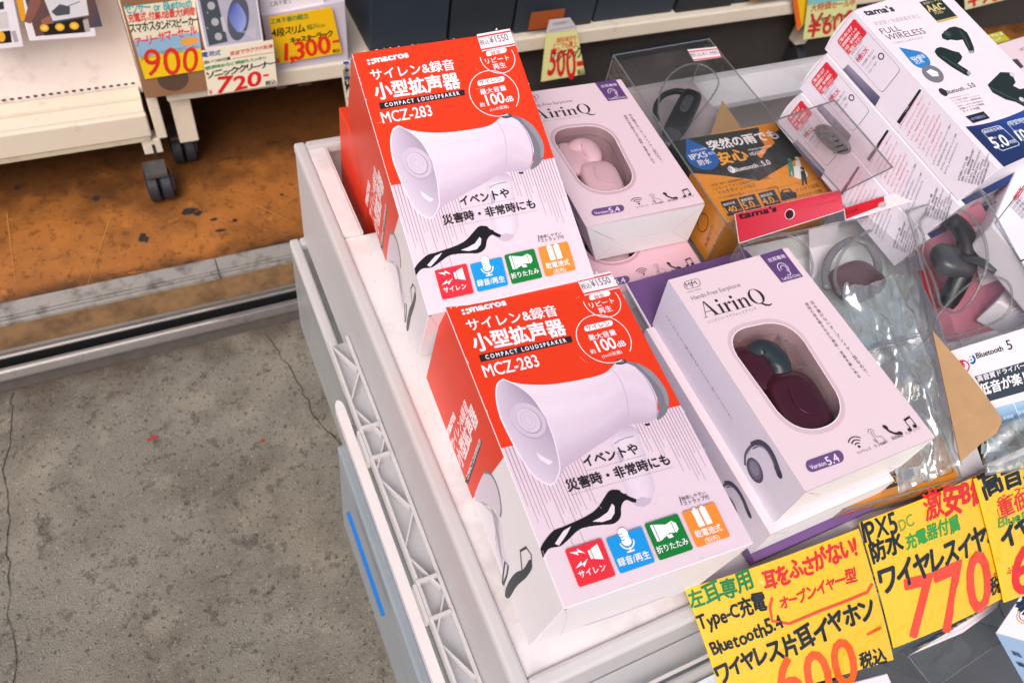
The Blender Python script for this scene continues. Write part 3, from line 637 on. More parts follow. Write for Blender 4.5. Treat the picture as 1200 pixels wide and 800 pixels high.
# stack below
lo = crate('plastic_crate', 'middle crate of the stack, translucent with a white lid and rounded latch', .112, XR_, .02, .66, -.925, -.745, CRATE, RIMW, parts=False)
m = MB(); q0, q1 = .4150, -.1
m.box((.0955, -.02, Z(-.752)), (.1055, .405, Z(-.738)))
ang = [math.pi * k / 10 for k in range(11)]; oL = [(.1005 + .005 * math.cos(x), .4052 + .012 * math.sin(x)) for x in ang]; nL = len(oL)
m.add([(x, y, Z(-.752)) for x, y in oL] + [(x, y, Z(-.738)) for x, y in oL], [list(range(nL))[::-1], list(range(nL, 2 * nL))] + [[i, (i + 1) % nL, nL + (i + 1) % nL, nL + i] for i in range(nL)])
m.build('lid_edge', mat('pale_lid', '#E4DADB', .4, var=.05, scale=14), lo); m = MB(); m.box((.1125, -.0195, Z(-.7445)), (XR_ - .002, .0195, Z(-.7405))); m.box((.1125, .0, Z(-.7404)), (XR_ - .002, .006, Z(-.733))); m.build('front_ledge', mat('pale_blue_white_plastic', '#D9E2E6', .35, var=.06, scale=12, stain=('#9AA6A8', 40, .58, .8, .5)), lo)
m = MB(); m.box((.1, .35, Z(-.77)), (.111, .392, Z(-.7525))); m.build('latch', mat('pale_latch', '#CFC9CC', .4), lo)
m = MB(); m.box((.0952, -.02, Z(-.7545)), (.0975, .352, Z(-.7526))); m.build('blue_lid_seal', mat('blue_lid_plastic', '#3E78B8', .35), lo)
m = MB(); m.box((.16, .1, Z(-.92)), (.4, .3, Z(-.80))); m.box((.17, .32, Z(-.92)), (.45, .6, Z(-.82))); o = m.build('stored_cartons', [mat('stored_card', '#B9B4B0', .6, var=.2, scale=8)]); tag(o, 'pale cartons blurred inside the middle crate', 'carton'); o['kind'] = 'stuff'
bo = crate('plastic_crate', 'bottom crate of the stack, bluish with a bright blue lid edge, on the concrete', .106, XR_, .02, .46, -1.198, -.93, CRATEB, CRATEB, parts=False)
bl = mat('bright_blue_lid', '#1E74C8', .35, var=.08)
m = MB()
a_, b_ = P((408, 600), -.95), P((443, 722), -.95)
m.box((a_[0] - .002, b_[1], Z(-.956)), (a_[0] + .0025, a_[1], Z(-.948)));  m.build('blue_lid_edge', bl, bo)
m = MB(); m.box((.118, .06, Z(-1.19)), (.5, .44, Z(-.97))); o = m.build('stored_goods', mat('stored_goods_card', (.30, .36, .42), .7, var=.25, scale=10)); tag(o, 'blue-grey goods filling the bottom crate', 'goods'); o['kind'] = 'stuff'
# grey leaflets seen down the gap at the far left
t = thing('leaflet', 'grey printed leaflet down the gap at the far corner of the top crate', 'leaflet', tuple(P((428, 235), -.66)))
m = MB(); m.box((.165, .512, Z(-.69)), (.3, .628, Z(-.688))); m.build('sheet', mat('grey_leaflet', '#8C8F8C', .5, var=.2, scale=60), t)
m = MB(); m.box((.165, .58, Z(-.6878)), (.3, .59, Z(-.6874))); m.box((.165, .53, Z(-.6878)), (.3, .533, Z(-.6874))); m.build('printed_band', mat('green_band', '#6F8F6A', .5), t)

# ================================================================== megaphone boxes
GM = 'red and white megaphone boxes'
m2px = [(520, 356), (717, 321), (883, 636), (661, 713)]
m2f = [P(p, -.475) for p in m2px]
m2b = [P((499.5, 442), -.5735), None, None, P((620, 758), -.5735)]
m2b[0] = onpl((499.5, 442), m2f[3], np.cross(m2f[0] - m2f[3], m2b[3] - m2f[3])); m2b[1] = m2f[1] + (m2b[0] - m2f[0]); m2b[2] = m2f[2] + (m2b[3] - m2f[3])
DRAW = Face(m2f, 150, 242, m2px, out=(0, 0, 1))
sd_px = [(499.5, 442), (520, 356), (661, 713), (620, 758)]
def mega(t, front, back):
    v, f = faces_of(front, back)
    out = np.cross(front[2] - front[3], front[0] - front[3])
    mesh('carton', v, f, WHITE, t, bevel=.0006)
    fc = Face(front, 150, 242, out=out); a = Art(fc, DRAW.uv, .0001)
    W_, R_, K_ = '#F6EAF0', '#E23A1B', '#2A2326'
    # lower panel tint, orange panel
    H0, H1 = DRAW.uv((588, 525))[1], DRAW.uv((797, 475))[1]
    a.raw([(0.4, H0), (149.6, H1), (149.6, 241.6), (.4, 241.6)], [[0, 1, 2, 3]], ['#DEC7D3', '#E1CBD7', '#E2CBD5', '#E2CED6'], False)
    rnd = random.Random(3)
    for k in range(19):
        u = 2.5 + k * 2.8; L0 = (72 - abs(k - 7) * 3.0) * rnd.uniform(.45, 1.1) + 14; hv = H0 + (H1 - H0) * u / 150
        a.raw([(u, hv), (u + .85, hv), (u + .6, hv + L0), (u + .2, hv + L0)], [[0, 1, 2, 3]], '#A58C9C')
    for k in range(16):
        u = 106 + k * 2.7; L0 = (54 - abs(k - 11) * 2.8) * rnd.uniform(.35, 1.1) + 8; hv = H0 + (H1 - H0) * u / 150
        a.raw([(u, hv), (u + .85, hv), (u + .6, hv + L0), (u + .2, hv + L0)], [[0, 1, 2, 3]], '#A58C9C')
    a.upoly([(.3, .3), (149.7, .3), (149.7, H1), (.3, H0)], R_)
    base_art = a; base_art.build('front_print', t)
    lv = a.l + .00002
    # the printed picture of the megaphone
    a = Art(fc, DRAW.uv, lv)
    def loft(UA, UB, cf, nv=10):
        n = len(UA) - 1; cA, cB = catmull(UA, 5), catmull(UB, 5)
        def fn(s, u):
            x = min(s * n, n - 1e-6); i = int(x); q = x - i
            pa = cA[min(int(round(s * n * 5)), n * 5)]; pb = cB[min(int(round(s * n * 5)), n * 5)]; return pa * (1 - u) + pb * u
        a.grid(fn, cf, n * 5, nv)
    # grip
    loft([(715, 514), (718, 530), (722, 545), (727, 560), (733, 574), (739, 588)], [(747, 506), (753, 524), (759, 543), (764, 560), (767, 573), (764, 584)], lambda s, u: mix('#CDBBCB', '#E2D0DC', math.sin(math.pi * (u * .85 + .1))), 8)
    a.poly([(739, 588), (747, 593.5), (755, 594), (762, 589), (764, 584), (752, 582)], '#C5B2C3')
    loft([(712, 513), (716, 506), (722, 502), (730, 499)], [(749, 512), (749, 507), (746, 503), (740, 499)], lambda s, u: mix('#D5C4D2', '#BBA7BA', s), 4)
    loft([(590, 445), (612, 450), (645, 450.5), (685, 444), (709, 437), (724, 425), (745, 430), (760, 446), (770, 466)],
         [(652, 564), (664, 547), (679, 537), (696, 525), (713, 514), (732, 500), (748, 496), (762, 494), (770.5, 489)],
         lambda s, u: mix(mix_hex('#EBDAE5', '#DCC8D7', s), '#BFA9BC', u ** 2.2 * .9 + .12 * math.sin(u * 9) ** 2), 12)
    a.spoly([(731, 424), (746, 425.5), (762, 434), (774, 447), (782, 461), (783.5, 475), (779, 486), (770, 492), (772, 478), (768, 461), (757.5, 443), (745, 430.5)], '#77747E')
    a.spoly([(746, 425.5), (762, 434), (774, 447), (782, 461), (783.5, 475), (780, 474), (777, 462), (768, 448), (757, 437)], '#8E8B95')
    a.poly([(721.5, 427), (723, 420.5), (733, 421), (735, 425.5), (728, 427.5)], '#4D4A53'); a.poly([(724.5, 422), (730, 421.5), (731, 424.5), (726, 425)], '#8A8790')
    a.poly([(755, 496.8), (761.5, 495.8), (761, 498.6), (756, 499)], '#2A2326')
    loft([(590, 444.5), (583, 450), (581.5, 465), (586, 487), (596, 509), (610, 535), (625, 557), (642, 567.5)], [(590, 444.5), (606, 452), (622, 464), (635, 482), (646, 505), (653, 530), (656, 550), (650, 565.5)],
         lambda s, u: mix(mix_hex('#CFBFCF', '#A693A8', u), '#E3D3DF', max(0, s - .45) * 1.0), 12)
    a.line([(590, 444.5), (583, 450), (581.5, 465), (586, 487), (596, 509), (610, 535), (625, 557), (642, 567.5), (650, 565.5)], 1.2, '#ECDDE7', 1)
    a.line([(590, 444.5), (606, 452), (622, 464), (635, 482), (646, 505), (653, 530), (656, 550), (650, 565.5)], .9, '#EADBE6', 1)
    a.line([(716, 431), (727, 446), (734, 466), (737, 490)], .5, '#B7A3B6', 1); a.line([(745, 430.5), (756, 443), (766, 461), (770, 478), (769, 490)], .7, '#A894A8', 1); a.line([(720, 520), (728, 515), (742, 511)], .9, '#A391A4', 1); a.poly([(722, 530), (727, 526), (731, 538), (727, 543)], '#BCA9BB')
    cu = DRAW.uv((619, 492))
    a.uell(cu + A([.5, 1]), 12.5, 15.5, '#B4A1B5', 32, -.3); a.uell(cu, 11.8, 14.8, '#CBBACA', 32, -.3); a.uell(cu + A([.2, .8]), 8.7, 11, '#AA97AC', 32, -.3); a.uell(cu + A([-.1, .4]), 8, 10.3, '#D2C2D1', 32, -.3); a.ring(cu + A([-.1, .4]), 5.6, .35, '#B7A6B8', 0, 360, 30, 7.4); a.ring(cu + A([-.1, .4]), 3.0, .3, '#B7A6B8', 0, 360, 24, 4.2)
    a.poly([(628, 530), (640, 537), (648, 541), (643, 545), (632, 538)], '#E6D8E2')
    # wrist strap
    K2 = '#1D1A1D'
    loft([(633, 643), (637, 635), (648, 622), (660, 617), (676, 610), (688, 604), (699, 596), (708, 583), (714, 575), (722, 574), (730, 578), (738, 582), (746, 585)],
         [(636, 654), (643, 643), (656, 640), (664, 634), (678, 621), (690, 617), (705, 615), (719, 613.5), (727, 606), (728, 593), (733, 586), (740, 588), (745, 589)], lambda s, u: lin(K2), 3)
    a.poly([(717, 590), (712, 600), (702, 607), (694, 611), (706, 611.5), (716, 608), (720, 601), (720, 593)], '#E7D4DE')
    a.poly([(650, 637), (660, 622), (669, 616.5), (664, 626), (655, 639)], '#E7D4DE'); a.poly([(637, 652), (643, 643.5), (645, 645), (639, 655)], '#E7D4DE')
    a.poly([(722, 573.5), (727, 575), (726, 578), (735, 579), (731, 582), (722, 579)], K2)
    pic = a; a.build('megaphone_picture', t)
    a = Art(fc, DRAW.uv, pic.l + .00002)
    # maker's mark, title, model
    for i, (dx, dy) in enumerate([(0, 0), (3.4, 0), (0, 3.2), (3.4, 3.2), (6.2, 1.4)]):
        c = DRAW.uv((542, 364)) + A([dx, dy]); a.upoly([c + A([-1.1, -1]), c + A([1.1, -1]), c + A([1.1, 1]), c + A([-1.1, 1])], W_)
    a.text('macros', (551, 366.3), (593.5, 357.5), W_, .8, .04)
    a.text('サイレン&録音', (549, 387.5), (654, 369), W_, 1.0, .018)
    a.text('小型拡声器', (557, 411), (664, 390.5), W_, 1.1, .035)
    a.poly([(561, 416.5), (669, 394), (670.8, 401.2), (563.5, 424.5)], K_)
    a.text('C O M P A C T   L O U D S P E A K E R', (570, 421.2), (664, 401), W_, 1.25, .03)
    a.text('MCZ-283', (569, 442.5), (633, 429), W_, 1.28, .014)
    # small and large roundels
    c1, c2 = DRAW.uv((705, 353)), DRAW.uv((707.5, 397)); 
    a.ring(c1, 16.5, .7, W_, -20, 190); a.rrect([(689.5, 346.5), (714, 340.5), (715.5, 346.5), (691, 352.8)], .45, W_); a.text('録音', (697.5, 351), (708.5, 348.3), R_, .95, .012)
    a.text('リピート', (692, 361.3), (720.5, 355), W_, .95, .015); a.text('再生', (703, 367.8), (718, 364), W_, 1, .012)
    a.ring(c2, 23, .7, W_, 75, 405)
    a.rrect([(683.8, 382.5), (717, 375), (718.2, 381.7), (685.2, 389.4)], .42, W_); a.text('サイレン', (687.5, 387.3), (715, 381.2), R_, .9, .02)
    a.text('最大音量', (691, 399.3), (722.5, 391.8), W_, .92, .014); a.text('約', (693, 415), (698.5, 413.7), W_, 1, .012); a.text('100', (702, 412.8), (723.5, 407.8), W_, 1.15, .022)
    a.text('dB', (724.5, 407.5), (734, 405), W_, 1, .015); a.text('(1mの距離)', (706, 420), (729, 414), W_, 1)
    a.text('イベントや', (685.5, 547), (749, 530.5), K_, 1.05, .03); a.text('災害時・非常時にも', (666, 575.5), (785.6, 543), K_, 1.0, .03)
    for (p, q) in [((686, 552.5), (757, 533)), ((669, 580.5), (789, 547.5))]:
        for k in range(40): 
            A0, B0 = A(p), A(q); a.line([A0 + (B0 - A0) * k / 40, A0 + (B0 - A0) * (k + .5) / 40], .35, '#8D7C86')
    a.line([(795.5, 582.5), (798.5, 592.5)], .6, K_); a.text('携帯しやすい', (799, 587.5), (826.5, 579.5), K_, .95); a.text('ストラップ付', (801.5, 593), (831, 584.3), K_, 1.0, .004)
    # scuffed edges where the white board shows through the ink
    a.c = lambda p: A(p, dtype=float); rs = random.Random(int(abs(front[0][1]) * 1e4))
    for k in range(46):
        e = rs.randrange(4); u_ = rs.random(); L0 = rs.uniform(.5, 3.2); w0 = rs.uniform(.15, .55)
        x, y = [(u_ * 146 + 1, .35), (149.65 - w0, u_ * 236 + 2), (u_ * 146 + 1, 241.6 - w0), (.35, u_ * 236 + 2)][e]
        if e % 2: a.upoly([(x, y), (x + w0, y + L0 * .3), (x + w0 * .8, y + L0 * .8), (x, y + L0)], '#F1DDD8')
        else: a.upoly([(x, y), (x + L0, y), (x + L0 * .8, y + w0), (x + L0 * .3, y + w0 * .8)], '#F1DDD8')
    for k in range(9):
        x, y = rs.uniform(8, 140), rs.uniform(8, 230); an = rs.uniform(0, 3.1); L0 = rs.uniform(3, 11); a.line([(x, y), (x + L0 * math.cos(an), y + L0 * math.sin(an))], .12, '#EAD4D2')
    a.build('lettering', t); lv = a.l + .00002
    # four feature icons
    wh = '#F7EEF2'
    for q, col, lab, b0, b1, kind in [([(661, 645), (704, 631), (721, 675), (678, 689)], '#E2303C', 'サイレン', (679, 677.5), (710, 668), 's'), ([(709, 632), (751, 617.5), (767, 659), (726, 673)], '#1D93DC', '録音/再生', (725, 664), (762, 653.5), 'm'),
                            ([(754, 615), (793, 602.5), (812, 644), (772, 657.5)], '#157A33', '折りたたみ', (770.5, 649), (806.5, 637), 'h'), ([(798, 601), (836, 589), (855, 629), (816, 642.5)], '#EF8A34', '乾電池式', (815.5, 630.5), (845.5, 621.5), 'b')]:
        a = Art(fc, DRAW.uv, lv); a.rrect(q, .06, col); a.text(lab, b0, b1, wh, 1.05, .014)
        c = DRAW.uv(center(q)) + A([0, -6.5 if kind in 'mb' else -5])
        U = lambda pts: a.upoly([c + A(p) * (.86 if kind in 'mb' else 1) for p in pts], wh)
        if kind == 's':
            U([(4, -3.4), (10, -5.5), (10, 5.5), (4, 3.4)]); U([(1.6, -3), (3.4, -3), (3.4, 3), (1.6, 3)])
            for s in (-1, 1): U([(-11, 5.5 * s), (-5.5, 2.0 * s), (-5.8, 4.2 * s), (-.5, .8 * s + s), (-5, 6.4 * s), (-5.2, 4.6 * s)])
        elif kind == 'm':
            a.uell(c + A([0, -6]), 3.6, 3.6, wh); U([(-3.6, -6), (3.6, -6), (3.6, 0), (-3.6, 0)]); a.uell(c, 3.6, 3.2, wh); a.ring(c, 5.6, .9, wh, 0, 180, 24); U([(-.6, 5), (.6, 5), (.6, 8.2), (-.6, 8.2)]); U([(-3.4, 7.6), (3.4, 7.6), (3.4, 8.8), (-3.4, 8.8)])
            for k in range(3): a.upoly([c + A([-3.6, -6 + k * 2.2]), c + A([-.6, -6 + k * 2.2]), c + A([-.6, -5.5 + k * 2.2]), c + A([-3.6, -5.5 + k * 2.2])], col)
        elif kind == 'h':
            U([(-9.5, -6), (-7.6, -6.5), (-7.6, 6), (-9.5, 5.5)]); U([(-7, -6), (2, -3.6), (7, -5), (9.8, -2.6), (9.8, 1.8), (7.4, 3.8), (2, 2.6), (-7, 6)]); U([(-1, 3.6), (3, 3.4), (3.6, 6), (-.4, 6)]); a.upoly([c + A(p) for p in [(6.2, -4.6), (6.7, -4.6), (6.7, 3.6), (6.2, 3.6)]], col)
        else:
            a.text('(別売)', (826.5, 637.5), (843, 632.5), wh, 1.0)
            for s in (-6.6, .8): U([(s, -6.6), (s + 1.4, -6.6), (s + 1.8, -8.4), (s + 4, -8.4), (s + 4.4, -6.6), (s + 5.8, -6.6), (s + 5.8, 8), (s, 8)])
        a.build('feature_icon', t)
    # left side
    sq = [back[0], front[0], front[3], back[3]]; o2 = -(front[2] - front[3])
    sf = Face(sq, 98, 242, sd_px, out=o2); SD = Face([A([0., 0, 0]), A([1., 0, 0]), A([1., -2.4, 0]), A([0., -2.4, 0])], 98, 242, sd_px)
    a = Art(sf, SD.uv, .0001)
    v0 = DRAW.uv((588, 525))[1]; v1 = SD.uv((553, 586))[1]
    a.upoly([(.4, .4), (97.6, .4), (97.6, v0), (.4, v1)], R_)
    a.text('サイレン&録音', (532, 527), (549, 478), W_, 1.0, .02); a.text('小型拡声器', (541, 548), (560, 491), W_, 1.15, .035)
    a.text('macros', (526, 511), (534, 489), W_, 1, .05); a.poly([(545, 564), (562, 515), (565.5, 517), (549, 567)], K_); a.text('COMPACT LOUDSPEAKER', (548.5, 562), (564, 517.5), W_, 1, .02)
    a.spoly([(568, 553), (575, 557), (584, 576), (587, 596), (586, 606), (578, 594), (566, 590), (556, 582)], '#D9CBDA'); a.line([(568, 553), (576, 556), (584, 573), (587.5, 594), (586.5, 605)], 2.2, '#6F7C84', 1)
    a.spoly([(557, 582), (566, 590), (578, 594), (584, 606), (581, 640), (590, 668), (596, 664), (590, 640), (586, 610)], '#E2D8E4')
    a.line([(583, 608), (581, 632), (588, 650), (597, 667)], 1.6, '#B9AFC0')
    a.spoly([(592, 697), (595, 684), (604, 671), (614, 666), (621, 655), (624, 664), (617, 676), (606, 686), (597, 700)], '#343B40')
    a.line([(612, 668), (610, 645), (617, 641), (623, 650), (623, 664), (616, 668)], 2.0, '#343B40'); a.line([(589, 684), (590, 672), (592, 658), (596, 662), (594, 674), (590, 685)], 2.4, '#343B40')
    a.build('side_print', t)
    # price sticker at the top right corner
    a = Art(fc, DRAW.uv, lv + .0001)
    a.poly([(675, 328), (714.5, 319.5), (725, 339), (684.5, 348)], '#EFE3E4'); a.poly([(676.5, 330.3), (715.2, 321.5), (716.2, 323.3), (677.5, 332.2)], '#D43A48'); a.poly([(683, 345), (723.4, 336.2), (724.2, 337.8), (684, 346.8)], '#D43A48')
    a.text('税込', (682, 340.5), (693, 338), '#7D6E80', 1.3, .02); a.text('¥1550', (694, 338), (716, 332.8), '#6A5B70', 1.35, .012); a.poly([(697, 322), (698.5, 319.5), (700, 321.5)], '#F3EBEB')
    a.build('price_sticker', t)
    # seam of the bottom flap
    bf = Face([front[3], front[2], back[2], back[3]], 150, 98, out=-(front[0] - front[3])); a = Art(bf, None, .0002)
    a.line([(1.5, 1), (14, 40), (26, 96)], .4, '#C9C2CA'); a.line([(148, 2), (128, 60), (122, 96)], .4, '#C9C2CA'); a.line([(44, 88), (70, 92), (116, 88)], 1.1, '#3A3234'); a.line([(22, 84), (44, 88)], .5, '#B8AFB6'); a.uell((1.6, 2.4), 1.4, .8, '#4A4042', 10)
    a.build('bottom_flap_seam', t)
def mix_hex(a, b, t): return tuple(x * (1 - t) + y * t for x, y in zip(lin(a), lin(b)))
t = thing('megaphone_box', 'lower red and white megaphone box, nearest the tray corner, with all four feature icons uncovered', 'box', tuple((m2b[3] + m2b[2]) / 2), GM)
mega(t, m2f, m2b)
y_, tl, rl = math.radians(-2.8), math.radians(13.8), math.radians(-1.9)
N1 = A(Matrix.Rotation(y_, 3, 'Z') @ Matrix.Rotation(tl, 3, 'X') @ Matrix.Rotation(rl, 3, 'Y') @ Vector((0, 0, 1)))
C1 = A([.2289, .4356, Z(-.4439)])
m1f = [onpl(p, C1, N1) for p in [(412, 63), (599, 37), (697, 324), (502, 369)]]
D1 = C1 - N1 * .0985
m1b = [onpl((405, 167), D1, N1), None, None, onpl((490, 418), D1, N1)]
m1b[0] = onpl((405, 167), m1f[3], np.cross(m1f[0] - m1f[3], m1b[3] - m1f[3])); m1b[1] = m1f[1] + (m1b[0] - m1f[0]); m1b[2] = m1f[2] + (m1b[3] - m1f[3])
t = thing('megaphone_box', 'upper red and white megaphone box, tilted, its foot behind the lower one', 'box', tuple((m1b[3] + m1b[2]) / 2), GM)
mega(t, m1f, m1b)
t = thing('megaphone_box', 'red megaphone carton standing underneath the upper one, only a corner showing beside it', 'box', (.24, .58, Z(-.73)), GM)
c3 = P((397, 126), -.53)
m = MB(); m.box((c3[0], c3[1] - .085, Z(-.728)), (c3[0] + .13, c3[1], Z(-.53))); m.build('carton', mat('red_card', '#E23A1B', .42, var=.03), t, bevel=.0008)
# ================================================================== earphone boxes with a window
GA = 'pink boxed single earphones with a window'
dpx = [(783, 328), (923, 290), (1096, 512), (944, 576)]
Df = [P(p, -.475) for p in dpx]
Dn = A([0, 0, 1.0]); DD = Face(Df, 129, 201, dpx, out=Dn)
dsd = [(760, 392), (783, 328), (944, 576), (908, 611)]
DSD = Face([A([0., 0, 0]), A([1., 0, 0]), A([1., -2.4, 0]), A([0., -2.4, 0])], 56, 201, dsd)
wq = [(844.5, 390), (925, 373), (998, 488), (933, 512)]
def airin(t, front, back, tone, full=True, dark=True):
    n = unit(np.cross(front[2] - front[3], front[0] - front[3])); fc = Face(front, 129, 201, out=n)
    Q = [DD.uv(p) for p in wq]; loop = rounded(Q, .44, 9); k = len(loop)
    rec = -.024
    V = list(front) + list(back) + [fc.P(p) for p in loop] + [fc.P(p, rec) for p in loop]
    Fq = [[3 - i + 4 - 4 for i in range(0)]] if 0 else []
    Fq += [[4, 5, 6, 7], [0, 1, 5, 4], [1, 2, 6, 5], [2, 3, 7, 6], [3, 0, 4, 7]]; m_ = 10
    for c in range(4):
        for j in range(m_ - 1): Fq.append([c, 8 + c * m_ + j, 8 + c * m_ + j + 1])
        c2 = (c + 1) % 4; Fq.append([c, 8 + c * m_ + m_ - 1, 8 + c2 * m_, c2])
    mi = [0] * len(Fq)
    for j in range(k): Fq.append([8 + j, 8 + (j + 1) % k, 8 + k + (j + 1) % k, 8 + k + j]); mi.append(1)
    b = MB(); b.add(V, Fq); b.mi = mi
    b.build('carton', [mat('pale_pink_card_' + tone[0].strip('#'), tone[0], .4, var=.02), mat('window_rim_card', '#B5979B', .5)], t)
    b = MB(); b.add([fc.P(p, rec + .0004) for p in loop], [list(range(k))]); b.build('inner_tray', mat('tray_' + tone[1].strip('#'), tone[1], .3, var=.15, scale=25), t)
    # moulded earphone: back bud with clip, front pad
    e = lambda px, z: fc.P(DD.uv(px), z); U = unit(front[2] - front[3]) ; Vv = unit(front[0] - front[3])
    rot = lambda a: (U * math.cos(a) + Vv * math.sin(a), -U * math.sin(a) + Vv * math.cos(a))
    pm, bm_ = (WINE, TEAL) if dark else (PINKP, PINKP)
    b = MB(); x1, y1 = rot(-.35); b.ell(e((891, 421), -.015), x1 * .0205, y1 * .022, n * .008 * (1 if dark else .8), 0, 28, 14, .8); h = b.build('earphone', pm, t, smooth=True)
    b = MB(); b.tube([e((885, 410), -.014), e((897, 401), -.0095), e((911, 408), -.008), e((921, 424), -.0095), e((915, 432), -.015)], [.008, .009, .0095, .009, .007], 12, upv=n, flat=.6); b.build('ear_clip', bm_, h, smooth=True)
    b = MB(); x1, y1 = rot(-.12); b.ell(e((945, 467), -.0125), x1 * (.0225 if dark else .0195), y1 * (.031 if dark else .0265), n * .009, 0, 36, 18, .62); pad = b.build('touch_pad', pm, h, smooth=True)
    b = MB(); b.tube([e(p, -.0030) for p in [(927, 452), (932, 466), (941, 477), (953, 482), (963, 480)]], .0009, 8, upv=n, flat=.5); b.build('groove', pm, pad, smooth=True)
    b = MB(); L0 = [fc.P(p, -.0008) for p in [A(center(Q)) + (A(p) - center(Q)) * 1.015 for p in loop]]; b.add(L0, [list(range(k))]); b.build('window', FILM, t)
    # blister line round the earphone
    b = MB(); lp = [A(center(Q)) + (A(p) - center(Q)) * .86 for p in loop]; b.tube([fc.P(p, -.006) for p in lp + lp[:1]], .0007, 6, upv=n); b.build('blister_edge', CLEAR, t)
    a = Art(fc, DD.uv, .0001)
    a.rring([tuple(p) for p in wq] if 0 else wq, .44, .1, '#EDE4E4')
    Lc = A(center(Q)); out_ = [Lc + (p - Lc) + unit(p - Lc) * 4.6 for p in map(A, loop)]; mid = [Lc + (p - Lc) + unit(p - Lc) * .7 for p in map(A, loop)]
    a.raw(out_ + [A(p) for p in loop], [[j, (j + 1) % k, k + (j + 1) % k, k + j] for j in range(k)], tone[2]); a.raw(mid + [A(p) for p in loop], [[j, (j + 1) % k, k + (j + 1) % k, k + j] for j in range(k)], '#F1E8EA')
    K_ = '#33262E'
    # maker's capsule
    a.rring([(800, 330.5), (819, 325.5), (822, 335), (803, 340)], .45, .55, K_); a.text('MM', (805, 336.8), (817.5, 333.2), K_, .8, .0); a.line([(810.4, 328.5), (812, 337)], .5, K_); a.text('MUSIC MODE', (806, 343.5), (822, 339), '#7A6B74', .9)
    a.text('Hands-Free Earphone', (811.5, 352), (868.5, 335.5), '#6A5D66', 1.05)
    # the name in a high-contrast roman
    b0, b1 = DD.uv((826, 372.5)), DD.uv((886, 357)); d = unit(b1 - b0); up = A([d[1], -d[0]]); S_ = 15.2; x = [0.0]
    def g_(pts): a.upoly([b0 + d * (x[0] + p[0]) * S_ + up * p[1] * S_ for p in pts], K_)
    def arc(cx, cy, rx, ry, a0, a1, n=12): return [(cx + rx * math.cos(math.radians(a0 + (a1 - a0) * i / n)), cy + ry * math.sin(math.radians(a0 + (a1 - a0) * i / n))) for i in range(n + 1)]
    g_([(.06, 0), (.10, 0), (.47, 1.02), (.43, 1.02)]); g_([(.43, 1.02), (.52, 1.02), (.93, 0), (.72, 0)]); g_([(.2, .32), (.66, .32), (.65, .36), (.21, .36)]); g_([(-.04, 0), (.2, 0), (.2, .03), (-.04, .03)]); g_([(.6, 0), (1.04, 0), (1.04, .035), (.6, .035)]); x[0] += 1.1
    def stem(h=.64):
        g_([(.07, 0), (.23, 0), (.23, h), (.19, h), (.0, h - .06), (.0, h - .09), (.07, h - .09)]); g_([(-.02, 0), (.32, 0), (.32, .03), (-.02, .03)])
    stem(); g_(arc(.14, .87, .1, .1, 0, 340)); x[0] += .38
    stem(); g_(arc(.44, .56, .085, .085, 0, 340)); g_([(.22, .42), (.3, .58), (.44, .64), (.44, .61), (.33, .56), (.22, .36)]); x[0] += .56
    stem(); g_(arc(.14, .87, .1, .1, 0, 340)); x[0] += .38
    stem(); g_([(.22, .5), (.34, .62), (.5, .65), (.62, .56), (.63, .4), (.63, 0), (.48, 0), (.48, .42), (.45, .55), (.36, .57), (.22, .44)]); g_([(.4, 0), (.72, 0), (.72, .03), (.4, .03)]); x[0] += .8
    o_, i_ = arc(.48, .5, .48, .53, 0, 360, 36), arc(.48, .5, .3, .5, 0, 360, 36)
    a.raw([b0 + d * (x[0] + p[0]) * S_ + up * p[1] * S_ for p in o_ + i_], [[j, j + 1, 37 + j + 1, 37 + j] for j in range(36)], K_)
    g_([(.38, .02), (.56, .05), (.72, -.1), (.9, -.2), (1.12, -.17), (1.12, -.22), (.9, -.3), (.68, -.24), (.5, -.06)])
    a.text('ハンズフリーイヤフォン エアリンク', (830, 379), (887, 362.5), '#7A6B74', 1.0)
    a.vtext('耳を塞がないオープンイヤー型なので、', (952, 355), (1018, 440), 4.3, '#41343C'); a.vtext('周囲の音を聞きながら通話・音楽を楽しめる', (945.5, 357), (1006, 441), 4.3, '#41343C')
    # corner label
    a.poly([(890, 299.5), (916, 291.5), (941, 324.5), (916, 331.5)], '#5E3F73'); wl = '#E9DDEA'
    a.text('左耳専用', (901, 307.5), (920.5, 302), wl, .95, .01); ec = DD.uv((917.5, 314.5))
    a.ring(ec, 5.2, .7, wl, -200, 60, 24, 6.2); a.ring(ec + A([.4, .6]), 3.1, .6, wl, -190, 70, 18, 3.8); a.ring(ec + A([1.2, 6.2]), 2.6, .7, wl, -40, 150, 14, 2.6); a.text('LeftEarOnly', (917.5, 329), (938.5, 323.5), wl, 1.1)
    a.rrect([(942, 541), (985, 526), (990.5, 540), (947.5, 555)], .48, '#6B4A7E'); a.text('Version', (950.5, 550.5), (968.5, 544.5), wl, 1.1, .01); a.text('5.4', (971, 545.3), (984.5, 540), wl, .95, .012)
    # four function icons
    wi = DD.uv((1006.5, 523.5)); a.uell(wi, 1.1, 1.1, K_, 12)
    for r_ in (3.4, 6, 8.6): a.ring(wi, r_, .8, K_, 222, 318, 14)
    f_ = DD.uv((1027, 512))
    for p in [[(-2, 4), (-2.6, -4), (-1.4, -6), (-.4, -4), (-.2, 0), (4, 1), (5, 3), (4, 7), (-1, 7), (-4, 3), (-4.5, 1)]]: a.line([DD_inv(f_ + A(q) * .95) for q in p + p[:1]], .55, '#8F8088')
    a.ring(f_ + A([-1.5, -4.5]), 3, .5, '#8F8088', 180, 360, 12)
